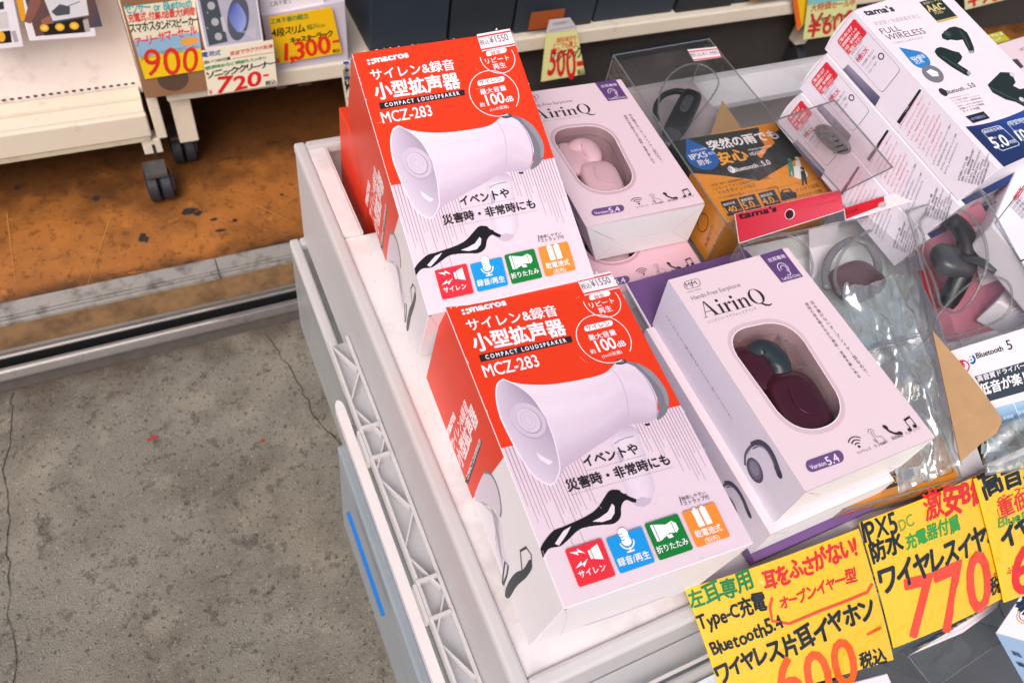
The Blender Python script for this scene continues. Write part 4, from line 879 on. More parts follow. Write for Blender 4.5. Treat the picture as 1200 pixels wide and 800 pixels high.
    p_ = DD.uv((1046, 504)); a.line([DD_inv(p_ + A(q)) for q in [(-4.8, -3.6), (-3.4, .2), (-.6, 3), (3.4, 4.6)]], 1.9, K_); a.uell(p_ + A([-4.4, -4]), 1.7, 2.3, K_, 12, -.5); a.uell(p_ + A([3.8, 4.3]), 2.3, 1.6, K_, 12, .3)
    q_ = DD.uv((1065.5, 497)); a.uell(q_ + A([-3.4, 4]), 1.9, 1.5, K_, 12); a.uell(q_ + A([3, 3]), 1.9, 1.5, K_, 12); a.line([DD_inv(q_ + A(z)) for z in [(-1.9, 4), (-1.9, -4.6), (4.6, -5.6), (4.6, 3)]], .8, K_); a.line([DD_inv(q_ + A(z)) for z in [(-1.9, -4), (4.6, -5)]], 1.6, K_)
    for s, p, q in [('ワイヤレス', (1005.5, 533), (1021, 526.5)), ('タッチ操作', (1025.5, 525), (1041, 518.5)), ('通話機能', (1045.5, 516), (1058.5, 511)), ('ミュージック', (1062, 509.5), (1079, 502.5))]: a.text(s, p, q, '#6A5D66', 1.0)
    a.build('front_print', t)
    if full:
        sf = Face([back[0], front[0], front[3], back[3]], 56, 201, dsd, out=-U); a = Art(sf, None, .0001)
        a.raw([(.3, .3), (55.7, .3), (55.7, 200.7), (.3, 200.7)], [[0, 1, 2, 3]], ['#D9D2E4', '#D6CFE0', '#D9CCD8', '#D9D4E2'], False)
        a.c = DSD.uv
        a.vtext('イヤーカフのように耳に着けるオープンイヤー型ワイヤレスイヤホン', (781.5, 371), (857, 489), 4.1, '#4A4250')
        pts = [(873.5, 545), (874, 532), (881, 522), (890, 519), (899, 524), (906, 535), (911, 548), (914, 556)]
        a.line(pts[:4], 2.6, '#5A5466', 1); a.line(pts[2:], 6.4, '#4A4456', 1); a.line([(876, 535), (880, 526), (887, 521.5)], 1.0, '#C3BBCC', 1); a.line([(886, 522), (894, 523.5), (901, 531), (908, 545)], 1.2, '#9A93A8', 1)
        c = DSD.uv((885, 551)); a.uell(c, 9.5, 12.0, '#4A4456', 28, .2); a.uell(c + A([1, -.6]), 7.4, 9.6, '#6C657C', 24, .2); a.uell(c + A([1.4, -1.5]), 5.2, 7, '#857E95', 20, .2)
        a.uell(DSD.uv((914, 556)), 3.0, 3.6, '#3E3A4A', 16)
        a.build('side_print', t)
    bf = Face([front[3], front[2], back[2], back[3]], 129, 56, out=-Vv); a = Art(bf, None, .0002)
    a.raw([(.3, .3), (128.7, .3), (128.7, 55.7), (.3, 55.7)], [[0, 1, 2, 3]], '#EDEAEC')
    a.line([(.8, .5), (30, 32), (.8, 54)], .5, '#C9BFC4'); a.line([(128, .5), (100, 32), (128, 54)], .5, '#BDB2B8'); a.line([(6, 6), (28, 26)], .5, '#A09098'); a.line([(56, 30), (86, 30)], .5, '#D5C8CC')
    a.build('bottom_flap', t)
def DD_inv(u): return hap(DD_I, u)
DD_I = np.linalg.inv(DD.Hp)
db = [P((760, 392), -.53), None, None, P((908, 611), -.53)]; db[0] = onpl((760, 392), Df[3], np.cross(Df[0] - Df[3], db[3] - Df[3])); db[1] = Df[1] + (db[0] - Df[0]); db[2] = Df[2] + (db[3] - Df[3])
t = thing('earphone_box', 'large pale pink earphone box beside the lower megaphone box, dark red earphone in its window', 'box', tuple((db[2] + db[3]) / 2), GA)
airin(t, Df, db, ('#E2CBD1', '#A87468', '#D2B5BE'))
# the purple-backed box it lies on
sh_ = P((903, 626), -.5315) - Df[3]
Ef = [p + sh_ for p in Df]; Eb = [p + sh_ + (q - p) * .74 for p, q in zip(Df, db)]
t = thing('earphone_box', 'purple backed pale pink earphone box directly underneath the one with the dark red earphone', 'box', tuple((Eb[2] + Eb[3]) / 2), GA)
airin(t, Ef, Eb, ('#E9D6DB', '#A87468', '#D9BEC6'))
q = [P(p, -.532) for p in [(734, 332), (874, 293), (925, 345), (768, 392)]]
b = MB(); v, f = faces_of(q, [p - A([0, 0, .0014]) for p in q]); b.add(v, f); b.build('hang_tab', PURPLE, t)
b = MB(); e = .0012; b.hexa([q[0] + A([-e, 0, -.0016]), q[0] + A([0, 0, -.0016]), q[3] + A([0, 0, -.0016]), q[3] + A([-e, 0, -.0016])], [q[0] + A([-e, 0, .0004]), q[0] + A([0, 0, .0004]), q[3] + A([0, 0, .0004]), q[3] + A([-e, 0, .0004])]); b.build('tab_edge', WHITE, t)
bf = Face([Eb[3], Eb[2], Eb[2] + A([0, 0, -.011]), Eb[3] + A([0, 0, -.011])], 129, 11)
b = MB(); b.hexa([Eb[3] + A([0, -.007, -.0118]), Eb[2] + A([0, -.007, -.0118]), Eb[2] + A([0, .15, -.0118]), Eb[3] + A([0, .15, -.0118])], [Eb[3] + A([0, -.007, -.0006]), Eb[2] + A([0, -.007, -.0006]), Eb[2] + A([0, .15, -.0006]), Eb[3] + A([0, .15, -.0006])])
b.build('back_card', PURPLE, t, bevel=.0004)
# pink-earphone box behind
cB, cR, cT = P((687, 266), -.495), P((825.5, 237), -.495), P((727.5, 93), -.495)
Cf = [cB + (cT - cR), cT, cR, cB]
cb3, cb2 = P((698, 305), -.552), P((806, 282), -.552); Cb = [Cf[0] + (cb3 - cB), Cf[1] + (cb2 - cR), cb2, cb3]
t = thing('earphone_box', 'pale pink earphone box with a pink earphone in its window, behind the upper megaphone box', 'box', tuple((cb2 + cb3) / 2), GA)
airin(t, Cf, Cb, ('#E0C6CE', '#9A7C84', '#C9A7B2'), dark=False)
# same kind of box underneath, sticking out toward the viewer
fr = P((828, 318), -.5535); Fl = [p - cR + fr for p in Cf]; Fb = [p + A([0, 0, -.034]) for p in Fl]
t = thing('earphone_box', 'deeper pink earphone box with only its foot and icons showing from underneath another', 'box', tuple(fr), GA)
airin(t, Fl, Fb, ('#DFB4C0', '#8A626C', '#C993A2'), full=False, dark=False)
# ================================================================== clear packs with orange rain-proof headset card
GG = 'clear headset packs with an orange and black card'
gpx = [(719, 65), (831, 46), (985, 232), (851, 262)]
ZG = -.5
Gf = [P(p, ZG) for p in gpx]; GD_ = Face(Gf, 133, 262, gpx, out=(0, 0, 1))
def shell(name, q, d, t, m=CLEAR, edge=True):
    """an open-backed clear cover with welded edges, real thickness at its rims"""
    n = unit(np.cross(q[2] - q[3], q[0] - q[3])); n = n if n[2] > 0 else -n; bk = [p - n * d for p in q]
    v, f = faces_of(q, bk); f = f[:1] + f[2:]
    # front divided so it can buckle a little, like thermoformed film
    V = []; Fq = []; N = 10
    for j in range(N + 1):
        for i in range(N + 1):
            u, w_ = i / N, j / N; p = (q[0] * (1 - u) + q[1] * u) * (1 - w_) + (q[3] * (1 - u) + q[2] * u) * w_
            V.append(p + n * (.0012 * math.sin(u * 7 + w_ * 5) * math.sin(math.pi * u) * math.sin(math.pi * w_)))
    for j in range(N):
        for i in range(N): Fq.append([j * (N + 1) + i, (j + 1) * (N + 1) + i, (j + 1) * (N + 1) + i + 1, j * (N + 1) + i + 1])
    b = MB(); b.add(V, Fq); b.add(v, f[1:]); o = b.build(name, m, t)
    if edge:
        b = MB()
        for i in range(4): b.tube([q[i], q[(i + 1) % 4]], .0009, 6); b.tube([q[i], bk[i]], .0008, 6); b.tube([bk[i], bk[(i + 1) % 4]], .0007, 6)
        b.build('welded_edge', EDGEC, o)
    return o, bk, n
EDGEC = plastic('clear_edge', (.93, .95, .96), .75, .12, .18, .1)
def rainpack(t, q, d, head=True):
    so, bk, n = shell('clear_cover', q, d, t)
    fc = Face(q, 133, 262, out=n)
    C = lambda p: GD_.uv(p)
    top = C((848, 153.5))[1]
    # card box in the lower half, wrapping the sides
    f0 = [fc.P((1.2, top), -.0022), fc.P((131.8, top), -.0022), fc.P((131.8, 260.5), -.0022), fc.P((1.2, 260.5), -.0022)]
    v, f = faces_of(f0, [p - n * (d - .005) for p in f0]); mesh('card_box', v, f, mat('orange_card', '#D98A22', .42, var=.03), t)
    a = Art(fc, GD_.uv, -.0021); K_, O_, W_ = '#252B2C', '#E08C22', '#F3E6EA'
    a.upoly([(1.2, top), (131.8, top), (131.8, 260.4), (1.2, 260.4)], O_)
    a.poly([(787, 164), (911, 144), (941, 181), (925, 190), (891, 210), (847, 204), (808, 201)], K_)
    a.poly([(890, 147.5), (910, 144), (914, 150), (904, 158), (909, 166), (900, 173), (893, 184), (888, 180), (897, 168), (891, 160)], '#DE8418')
    a.text('突然の雨でも', (834, 174), (914.5, 159.5), W_, 1.05, .03); a.text('安心', (845.5, 191), (879, 183.5), '#F0A030', 1.0, .035)
    a.text('WIRELESS HANDS FREE', (878, 175.5), (906, 170), W_, 1.2); a.text('HEADSET', (881, 181), (900, 177), W_, 1.3)
    a.text('Bluetooth', (862, 200), (890, 194), W_, 1.05, .015); a.text('Ver', (891.5, 193.8), (895, 193), W_, 1); a.text('5.0', (896, 192.7), (905, 190.5), W_, 1.1, .015)
    c = GD_.uv((858, 197)); a.uell(c, 3.6, 5, W_, 18); a.text('B', (856.4, 198.6), (859.5, 198), K_, 1.3)
    dc = GD_.uv((824, 183)); a.upoly([dc + A([17.5 * math.cos(x), 17.5 * math.sin(x)]) for x in [math.radians(-25 + 230 * k / 24) for k in range(25)]] + [dc + A([-3, -30])], '#1C5FA5')
    a.text('生活防水規格', (811, 176.5), (829, 173), W_, 1); a.text('IPX5', (811.5, 186), (831, 181.5), W_, .95, .015); a.text('相当', (832, 180), (839, 178.5), W_, 1.2); a.text('防水', (821, 192), (835, 189), W_, 1.1, .02)
    for i, s in enumerate(['・防滴・防汗・着脱簡単設計', '・スマートフォンの着信を片耳で通話', '・マルチポイント対応', '・クリアな通話が可能なノイズリダクション機能搭載']):
        a.text(s, (834 + i * 2.6, 217 + i * 5), ([873, 901, 884, 907][i] + i * 2, [209, 205, 212, 211][i] + i * 2.4), '#3A2A10', 1.05)
    for (px, s1, s2) in [((845, 235), '連続待受', '140'), ((866, 230), '連続通話', '5.0'), ((889, 225), '連続音楽', '4.0')]:
        x, y = px; a.poly([(x, y), (x + 19, y - 4.5), (x + 28, y + 12), (x + 9, y + 17)], K_); a.text(s1, (x + 4, y + 5), (x + 18, y + 1.5), W_, 1); a.text(s2, (x + 8.5, y + 13.5), (x + 21, y + 10.5), '#F0A030', 1.05, .015); a.text('時間', (x + 21.5, y + 10.5), (x + 25.5, y + 9.5), '#F0A030', 1)
    a.rring([(911, 219), (961, 207), (975, 226), (924, 239)], .1, .7, K_); a.text('クルマで充電', (935, 224), (962, 217), K_, 1.1); a.text('アダプター付属', (938, 230), (965, 223), K_, 1)
    a.poly([(915, 226), (917, 221), (926, 219), (930, 223), (934, 224), (935, 230), (917, 234)], K_); a.poly([(918, 224), (920, 221.5), (925, 220.5), (927, 223)], O_)
    # small figures
    a.uell(GD_.uv((937, 201)), 9, 9, '#EFE5E6', 24)
    for (x, y, c) in [((926), 186, '#2F8A78'), (935, 184, '#F2F0F0'), (941, 196, '#2A3A3A')]:
        a.uell(GD_.uv((x, y)), 2.2, 2.4, c, 12); a.poly([(x - 2, y + 3), (x + 3, y + 2), (x + 5, y + 10), (x + 6, y + 19), (x + 4, y + 19), (x + 2, y + 12), (x + 2, y + 20), (x, y + 20), (x - 1, y + 11)], c)
    a.build('front_print', t, GLOSSPRINT)
    # black corner of the side
    sd = [bk[0], q[0], q[3], bk[3]]
    U = -unit(q[1] - q[0]); sf = Face([f0[0] - n * (d - .0055), f0[0], f0[3], f0[3] - n * (d - .0055)], 50, 140, out=U); a = Art(sf, None, .0002)
    a.upoly([(.4, .4), (49.6, .4), (49.6, 52), (.4, 70)], K_); a.ring((26, 108), 10, 1.1, '#5A3A10', 0, 360); a.line([(14, 96), (22, 88), (34, 86), (40, 98)], 1.1, '#5A3A10'); a.text('充電対応', (12, 132), (36, 126), '#5A3A10', 1)
    a.build('side_print', t, GLOSSPRINT)
    # brown inner card and black header strip
    def cp(p, z): return fc.P(GD_.uv(p), z)
    b = MB(); qq = [cp((858, 92), -.03), cp((893, 140), -.03), cp((838, 151), -.03)]; b.add(qq + [p - n * .001 for p in qq], [[0, 1, 2], [5, 4, 3], [0, 3, 4, 1], [1, 4, 5, 2], [2, 5, 3, 0]]); b.build('inner_card', CARDB, t)
    b = MB(); q4 = [cp((712, 58), -.004), cp((829, 38), -.004), cp((833, 48), -.004), cp((721, 68), -.004)]; v, f = faces_of(q4, [p - n * .001 for p in q4]); b.add(v, f); b.build('header_card', BLACKP, t)
    q5 = [fc.P((2, 2), -d + .004), fc.P((131, 2), -d + .004), fc.P((131, top), -d + .004), fc.P((2, top), -d + .004)]
    v, f = faces_of(q5, [p - n * .001 for p in q5]); mesh('back_card', v, f, mat('smoky_back_card', '#A3969A', .3, var=.3, scale=18), t)
    if not head: return
    # headset: slab body, ear loop, mouth end
    b = MB(); ax = unit(cp((820, 96), -.02) - cp((793, 150), -.02)); sx = unit(np.cross(ax, n)); L0 = np.linalg.norm(cp((820, 92), 0) - cp((793, 148), 0)) / 2
    b.ell(cp((805.5, 121), -.019), sx * .0125, ax * L0, n * .010, 0, 28, 16, .45); hs = b.build('headset', BLACKP, t, smooth=True)
    b = MB(); b.ell(cp((791, 149), -.019), sx * .0115, ax * .016, n * .010, 0, 24, 12, .6); b.build('mouth_end', DARKP, hs, smooth=True)
    b = MB(); b.ell(cp((808, 113), -.0095), sx * .0055, ax * .017, n * .0012, 0, 20, 8, .6); b.build('button', DARKP, hs, smooth=True)
    b = MB(); b.tube([cp(p, -.022) for p in [(812, 90), (800, 88), (786, 92), (777, 102), (775, 114), (779, 122)]], [.004, .0036, .0032, .003, .003, .0026], 10, upv=n); b.build('ear_loop', BLACKP, hs, smooth=True)
    b = MB(); b.tube([cp(p, -.01) for p in [(779, 95), (792, 76), (815, 66), (836, 72), (846, 88), (836, 108), (822, 126), (806, 150), (790, 163), (779, 152), (777, 130), (775, 112), (779, 95)]], .0011, 6, upv=n); b.build('blister_edge', EDGEC, t)
t = thing('headset_pack', 'clear pack with orange and black card, black headset and red edged price sticker', 'package', tuple(center(Gf) - A([0, 0, .06])), GG)
rainpack(t, Gf, .06)
a = Art(Face(Gf, 133, 262, out=(0, 0, 1)), GD_.uv, .0012); a.poly([(805, 59.5), (839, 56), (845, 68.5), (813, 73)], '#EFE0E2'); a.poly([(806, 61.3), (839.6, 57.8), (840.2, 59.2), (807, 62.8)], '#D8505E'); a.poly([(812, 71), (844.3, 67), (844.9, 68.4), (812.8, 72.5)], '#D8505E'); a.text('税込¥1,480', (810, 68), (842, 64), '#8A7680', 1.1, .01); a.build('price_sticker', t)
# its twin, half under the tama's pack and the pink box
g2px = [(1003, 300), (1072, 279), (1127, 566), (1010, 598)]
ZG2 = -.553
R2 = P((1127, 560), ZG2); L2 = R2 + unit(P((1008, 592), ZG2) - R2) * .125
up2 = unit(unit(P((1097, 400), ZG2) - R2) * .6 + A([0, 1, 0]) * .4)
g2 = [L2 + up2 * .235, R2 + up2 * .235, R2, L2]
t = thing('headset_pack', 'clear pack with orange card, mostly covered by a pink box and crumpled bag', 'package', tuple(center(g2) - A([0, 0, .05])), GG)
rainpack(t, g2, .032, head=False)

# ------------------------------------------------------------------ tama's blister pack with a red header
t = thing('earhook_pack', 'clear blister pack with a red hanging header and a thin grey ear hook', 'package', tuple(P((980, 350), -.56)))
Iq = [P((866, 286), -.487), P((1063, 244), -.487), P((1093, 390), -.487), P((930, 432), -.487)]
so, bk, nI = shell('clear_cover', Iq, .05, t)
hp = [(861, 250.5), (985, 222.5), (989, 246), (866, 285)]
hq = [P(p, -.486) for p in hp]; v, f = faces_of(hq, [p - A([0, 0, .001]) for p in hq]); mesh('header_card', v, f, WHITE, t)
fc = Face(hq, 136, 32, hp, out=(0, 0, 1)); a = Art(fc, fc.uv, .0001)
a.raw([(.3, .3), (135.7, .3), (135.7, 31.7), (.3, 31.7)], [[0, 1, 2, 3]], ['#C62636', '#CE3448', '#D24C5E', '#C4283C'], False)
a.text("tama's", (866, 257), (910, 247.5), '#241418', .62, .035); a.text('TBM05K', (960, 234), (980, 228.5), '#9A2A3A', 1); a.text('ワイヤレスイヤホン', (948, 244), (982, 236), '#9A2A3A', .9)
hc = fc.uv((925.5, 251)); a.uell(hc, 6.2, 6.6, '#F0D8DC', 24); a.uell(hc + A([-.4, .2]), 5.2, 5.8, '#3A1418', 24); a.build('header_print', t)
b = MB(); qq = [P(p, -.5345) for p in [(871, 290), (1060, 250), (1088, 385), (935, 425)]]; v, f = faces_of(qq, [p - A([0, 0, .001]) for p in qq]); b.add(v, f); b.build('back_card', mat('pale_grey_back_card', '#E2E6E6', .45, var=.1, scale=14), t)
b = MB(); qq = [P(p, -.52) for p in [(948, 268), (984, 259), (975, 300), (950, 330)]]; v, f = faces_of(qq, [p - A([0, 0, .0012]) for p in qq]); b.add(v, f); b.build('inner_card', WHITE, t)
hk = lambda p, z=-.508: P(p, z)
b = MB(); b.tube([hk(p) for p in [(969, 338), (967, 320), (972, 302), (984, 288), (1000, 280.5), (1014, 285), (1024, 297), (1029, 312), (1027, 325), (1020, 338)]], [.0045, .0042, .004, .0036, .0034, .0036, .004, .0042, .0042, .004], 12, flat=.7); h = b.build('ear_hook', mat('smoke_grey_plastic', (.16, .17, .18), .3, var=.2), t, smooth=True)
b = MB(); b.ell(hk((1003, 330)), A([.028, .004, 0]), A([-.006, .02, 0]), A([0, 0, .010]), 0, 26, 14, .7); b.build('earphone_body', mat('plum_plastic', (.07, .025, .035), .3, var=.2), h, smooth=True)
b = MB(); b.tube([hk(p, -.497) for p in [(985, 345), (978, 325), (985, 300), (1000, 282), (1022, 270), (1045, 276), (1059, 292), (1064, 312), (1068, 335), (1062, 352)]], .0016, 8); b.tube([hk(p, -.497) for p in [(900, 275), (925, 276), (945, 290), (952, 312), (948, 330)]], .0014, 8)
b.tube([hk(p, -.494) for p in [(872, 288), (905, 272), (938, 275)]], .001, 6)
b.build('blister_edge', EDGEC, t, smooth=True)
# crumpled clear bag
t = thing('clear_bag', 'crumpled clear plastic bag with a pale teal sheen over the packs', 'plastic bag', tuple(P((1040, 390), -.50)))
rnd = np.random.RandomState(4); NB = 40; qa = [P((985, 338), -.492), P((1068, 322), -.489), P((1120, 548), -.525), P((1050, 580), -.533)]  # lower end extended over the orange card to stand in for its glare
Hh = np.zeros((NB + 1, NB + 1))
for k in range(26):
    th = rnd.rand() * 6.28; c0 = rnd.rand(2); s0 = rnd.uniform(.05, .16)
    for j in range(NB + 1):
        for i in range(NB + 1):
            x_ = (i / NB - c0[0]) * math.cos(th) + (j / NB - c0[1]) * math.sin(th); y_ = -(i / NB - c0[0]) * math.sin(th) + (j / NB - c0[1]) * math.cos(th)
            Hh[j, i] += rnd.choice([-1, 1]) * 0 + (.0045 * max(0, 1 - abs(x_) / s0)) * math.exp(-(y_ / .35) ** 2) * (1 if k % 2 else -.8)
V = []; Fq = []
for j in range(NB + 1):
    for i in range(NB + 1):
        u, v_ = i / NB, j / NB; wv = 1 + .07 * math.sin(v_ * 19) * (1 if i in (0, NB) else .4)
        p = (qa[0] * (1 - u) + qa[1] * u) * (1 - v_) + (qa[3] * (1 - u) + qa[2] * u) * v_; c_ = (qa[0] + qa[1] + qa[2] + qa[3]) / 4
        p = c_ + (p - c_) * wv; V.append(p + A([0, 0, .004 + Hh[j, i] * 1.5 + .0009 * math.sin(i * 1.1 + 3 * math.sin(j * .5))]))
for j in range(NB):
    for i in range(NB): Fq.append([j * (NB + 1) + i, (j + 1) * (NB + 1) + i, (j + 1) * (NB + 1) + i + 1, j * (NB + 1) + i + 1])
Fq = [x for q in Fq for x in ([q[0], q[1], q[2]], [q[0], q[2], q[3]])]
me = mesh('film', V, Fq, plastic('teal_sheen_film', (.95, 1, 1), .97, .06, .16, .6, .24), t, smooth=True); md = me.modifiers.new('thickness', 'SOLIDIFY'); md.thickness = .0004
# brown cardboard flap
t = thing('cardboard_flap', 'torn brown cardboard flap standing up between the clear packs', 'cardboard', tuple(P((1130, 480), -.53)))
fp = [((1092, 388), -.482), ((1120, 420), -.484), ((1150, 458), -.487), ((1174, 492), -.490), ((1167, 508), -.497), ((1150, 519), -.505), ((1138, 530), -.51), ((1125, 541), -.517)]
V = [P(p, z) for p, z in fp]; nn = unit(np.cross(V[3] - V[0], V[-1] - V[0])); V2 = [p - nn * .003 for p in V]; k = len(V)
mesh('board', V + V2, [list(range(k)), list(range(2 * k - 1, k - 1, -1))] + [[i, (i + 1) % k, k + (i + 1) % k, k + i] for i in range(k)], [CARDB], t)

# ------------------------------------------------------------------ pink backed ear hook pack
t = thing('earhook_pack', 'clear pack with a pink back, thick black ear hook and white foot card', 'package', tuple(P((1140, 380), -.55)))
j0, j1, j2 = P((1062, 247), -.452), P((1149, 222), -.405), P((1110, 409), -.490)
nj = unit(np.cross(j1 - j2, j0 - j2)); nj = nj if nj[2] > 0 else -nj
def PJ(p, dz): return onpl(p, j0 + nj * dz, nj)
Jq = [PJ(p, 0) for p in [(1062, 247), (1149, 222), (1232, 372), (1110, 409)]]
so, bk, nJ = shell('clear_cover', Jq, .045, t)
b = MB(); qq = [PJ(p, -0.0420) for p in [(1064, 256), (1146, 233), (1226, 370), (1108, 402)]]; v, f = faces_of(qq, [p - nj * .001 for p in qq]); b.add(v, f)
b.build('back_card', mat('rose_back_card', '#CF7F92', .4, var=.2, scale=10), t)
b = MB(); qq = [PJ(p, -0.0340) for p in [(1075, 318), (1092, 312), (1110, 352), (1096, 366)]]; v, f = faces_of(qq, [p - nj * .001 for p in qq]); b.add(v, f); qq = [PJ(p, -0.0360) for p in [(1132, 268), (1160, 262), (1190, 320), (1150, 335)]]; v, f = faces_of(qq, [p - nj * .001 for p in qq]); b.add(v, f, 1); b.build('inner_card', [mat('red_inner_card', '#C4263A', .4), PINKC], t)
b = MB(); b.tube([PJ(p, -0.0200) for p in [(1089, 258), (1104, 255), (1119, 261), (1130, 274), (1134, 291), (1133, 310), (1125, 326), (1118, 340), (1112, 352), (1108, 359)]], [.007, .0085, .009, .0092, .0092, .009, .0095, .0095, .0085, .007], 14, flat=.8); h = b.build('ear_hook', BLACKP, t, smooth=True)
b = MB(); b.ell(PJ((1117, 306), -0.0130), A([.016, -.010, 0]), A([.007, .014, 0]), A([0, 0, .009]), 0, 24, 12, .6); b.build('earphone_body', DARKP, h, smooth=True)
b = MB(); b.tube([PJ((1125, 300), -0.0110), PJ((1150, 307), -0.0130), PJ((1168, 318), -0.0150)], [.006, .0055, .005], 10, flat=.5); b.build('arm', DARKP, h, smooth=True)
b = MB(); b.tube([PJ(p, -0.0040) for p in [(1083, 280), (1078, 262), (1092, 246), (1112, 242), (1136, 252), (1152, 275), (1157, 305), (1150, 330), (1138, 352), (1122, 366), (1104, 360), (1098, 340), (1090, 318), (1081, 300), (1083, 280)]], .0013, 8)
b.tube([PJ(p, -0.0050) for p in [(1140, 330), (1170, 325), (1185, 340), (1175, 372), (1110, 395), (1098, 372), (1140, 330)]], .0011, 8); b.build('blister_edge', EDGEC, t, smooth=True)
hp = [(989, 244), (1083, 216), (1091, 229), (991, 259)]; hq = [PJ(p, -0.0010) for p in hp]; v, f = faces_of(hq, [p - A([0, 0, .001]) for p in hq]); mesh('header_card', v, f, mat('white_header', '#EAD9DE', .4), t)
fc = Face(hq, 100, 18, hp, out=nj); a = Art(fc, fc.uv, .0001); a.poly([(989.5, 244), (1036, 230), (1036.5, 240), (991.5, 257)], '#C8202F'); a.uell(fc.uv((1034, 240)), 5, 4, '#BFA9AE', 18); a.text('05K', (992, 252), (1008, 247), '#5A1420', .9); a.build('header_print', t)
cpx = [(1110, 412), (1232, 374), (1290, 480), (1150, 560)]
cq = [PJ((1110, 412), -0.0015), PJ((1232, 374), -0.0015), PJ((1290, 485), -0.0015), PJ((1152, 545), -0.0015)]
cpx = [(1110, 412), (1232, 374), (1290, 485), (1152, 545)]
v, f = faces_of(cq, [p - nj * .044 for p in cq]); mesh('card_box', v, f, WHITE, t, bevel=.0005)
fc = Face(cq, 133, 130, cpx, out=nj); a = Art(fc, fc.uv, .0001); NV = '#3C4654'
c = fc.uv((1139, 421)); a.uell(c, 4.2, 6.2, '#2A50A8', 20); a.text('B', (1136.5, 424.5), (1141.5, 423), '#F0F0F4', 1.3, .03); a.text('Bluetooth', (1145, 420), (1176, 410.5), '#20202A', 1.25, .03); a.text('5', (1182, 410), (1187.5, 408.3), '#20202A', 1.25, .01)
c = fc.uv((1127, 430)); a.uell(c, 9, 9, '#C92A3E', 24); a.uell(c, 7.4, 7.4, '#F0E4E8', 24); a.text('高', (1124, 431), (1131, 429), '#C92A3E', 1.2, .04)
a.poly([(1142, 441), (1240, 412), (1256, 443), (1160, 470)], NV); a.text('高音質ドライバー搭載', (1146, 447), (1216, 426), '#F2EEF2', 1.1, .02); a.text('低音が楽しめる', (1150, 463), (1232, 438), '#F2EEF2', 1.25, .035)
a.raw([fc.uv(p) for p in [(1166, 478), (1262, 452), (1274, 474), (1176, 500)]], [[0, 1, 2, 3]], ['#A9C8E2', '#A9C8E2', '#3E7FB8', '#3E7FB8'], False); a.line([(1188, 472), (1197, 494)], .8, '#E8EEF4'); a.text('長時間', (1176, 492), (1188, 489), '#F2F4F8', 1.1); a.text('音楽再生', (1194, 486), (1212, 481), '#F2F4F8', 1.1)
a.poly([(1138, 503), (1160, 500), (1290, 478), (1290, 485), (1152, 545)], '#1C2226'); a.poly([(1150, 522), (1152, 514), (1162, 511), (1167, 517), (1172, 518), (1172, 527), (1150, 532)], '#B9C6C9'); a.poly([(1153, 520), (1154, 516), (1161, 514), (1164, 518)], '#2A3236')
a.text('クルマで充電', (1170, 512), (1200, 503), '#B9C6C9', 1); a.build('front_print', t, GLOSSPRINT)
b = MB(); NB = 14; qa = [PJ((1150, 505), 0.0005), PJ((1220, 480), 0.0005), PJ((1250, 540), 0.0005), PJ((1150, 560), 0.0005)]; rnd = np.random.RandomState(9); V = []; Fq = []
for j in range(NB + 1):
    for i in range(NB + 1):
        u, v_ = i / NB, j / NB; V.append((qa[0] * (1 - u) + qa[1] * u) * (1 - v_) + (qa[3] * (1 - u) + qa[2] * u) * v_ + A([0, 0, .004 * abs(math.sin(3 * u + 5 * v_)) + rnd.rand() * .0012]))
for j in range(NB):
    for i in range(NB): Fq.append([j * (NB + 1) + i, (j + 1) * (NB + 1) + i, (j + 1) * (NB + 1) + i + 1, j * (NB + 1) + i + 1])
b.add(V, Fq); o = b.build('film_wrap', MATS['teal_sheen_film'], t, smooth=True); md = o.modifiers.new('thickness', 'SOLIDIFY'); md.thickness = .0004

# ================================================================== white full-wireless earphone boxes
GH = 'white wireless earphone boxes'
y_, tl = math.radians(9.2), math.radians(9.5)
MH = A(Matrix.Rotation(y_, 3, 'Z') @ Matrix.Rotation(tl, 3, 'X')); NH = MH @ A([0, 0, 1.]); XH = MH @ A([1., 0, 0])
CH = A([.652, .3504, Z(-.3572)])
hTL, hBL = onpl((1001, 12), CH, NH), onpl((1171, 198), CH, NH)
Hf = [hTL, hTL + XH * .125, hBL + XH * .125, hBL]
hTLb, hBLb = onpl((974, 65), hTL, np.cross(unit(hTL - hBL), NH)), onpl((1114, 228), hTL, np.cross(unit(hTL - hBL), NH))
Hb = [p - NH * .045 for p in Hf]
hfx = [(1001, 12), None, None, (1171, 198)]
def pxof(p):
    q = RM.T @ (A(p) - O); return (PX - F * q[0] / q[2], PY + F * q[1] / q[2])
hpx = [pxof(p) for p in Hf]; HD = Face(Hf, 125, 178, hpx, out=NH)
hsx = [(974, 65), (1001, 12), (1171, 197), (1114, 227)]; HS = Face([A([0., 0, 0]), A([1., 0, 0]), A([1., -2.4, 0]), A([0., -2.4, 0])], 50, 178, hsx)
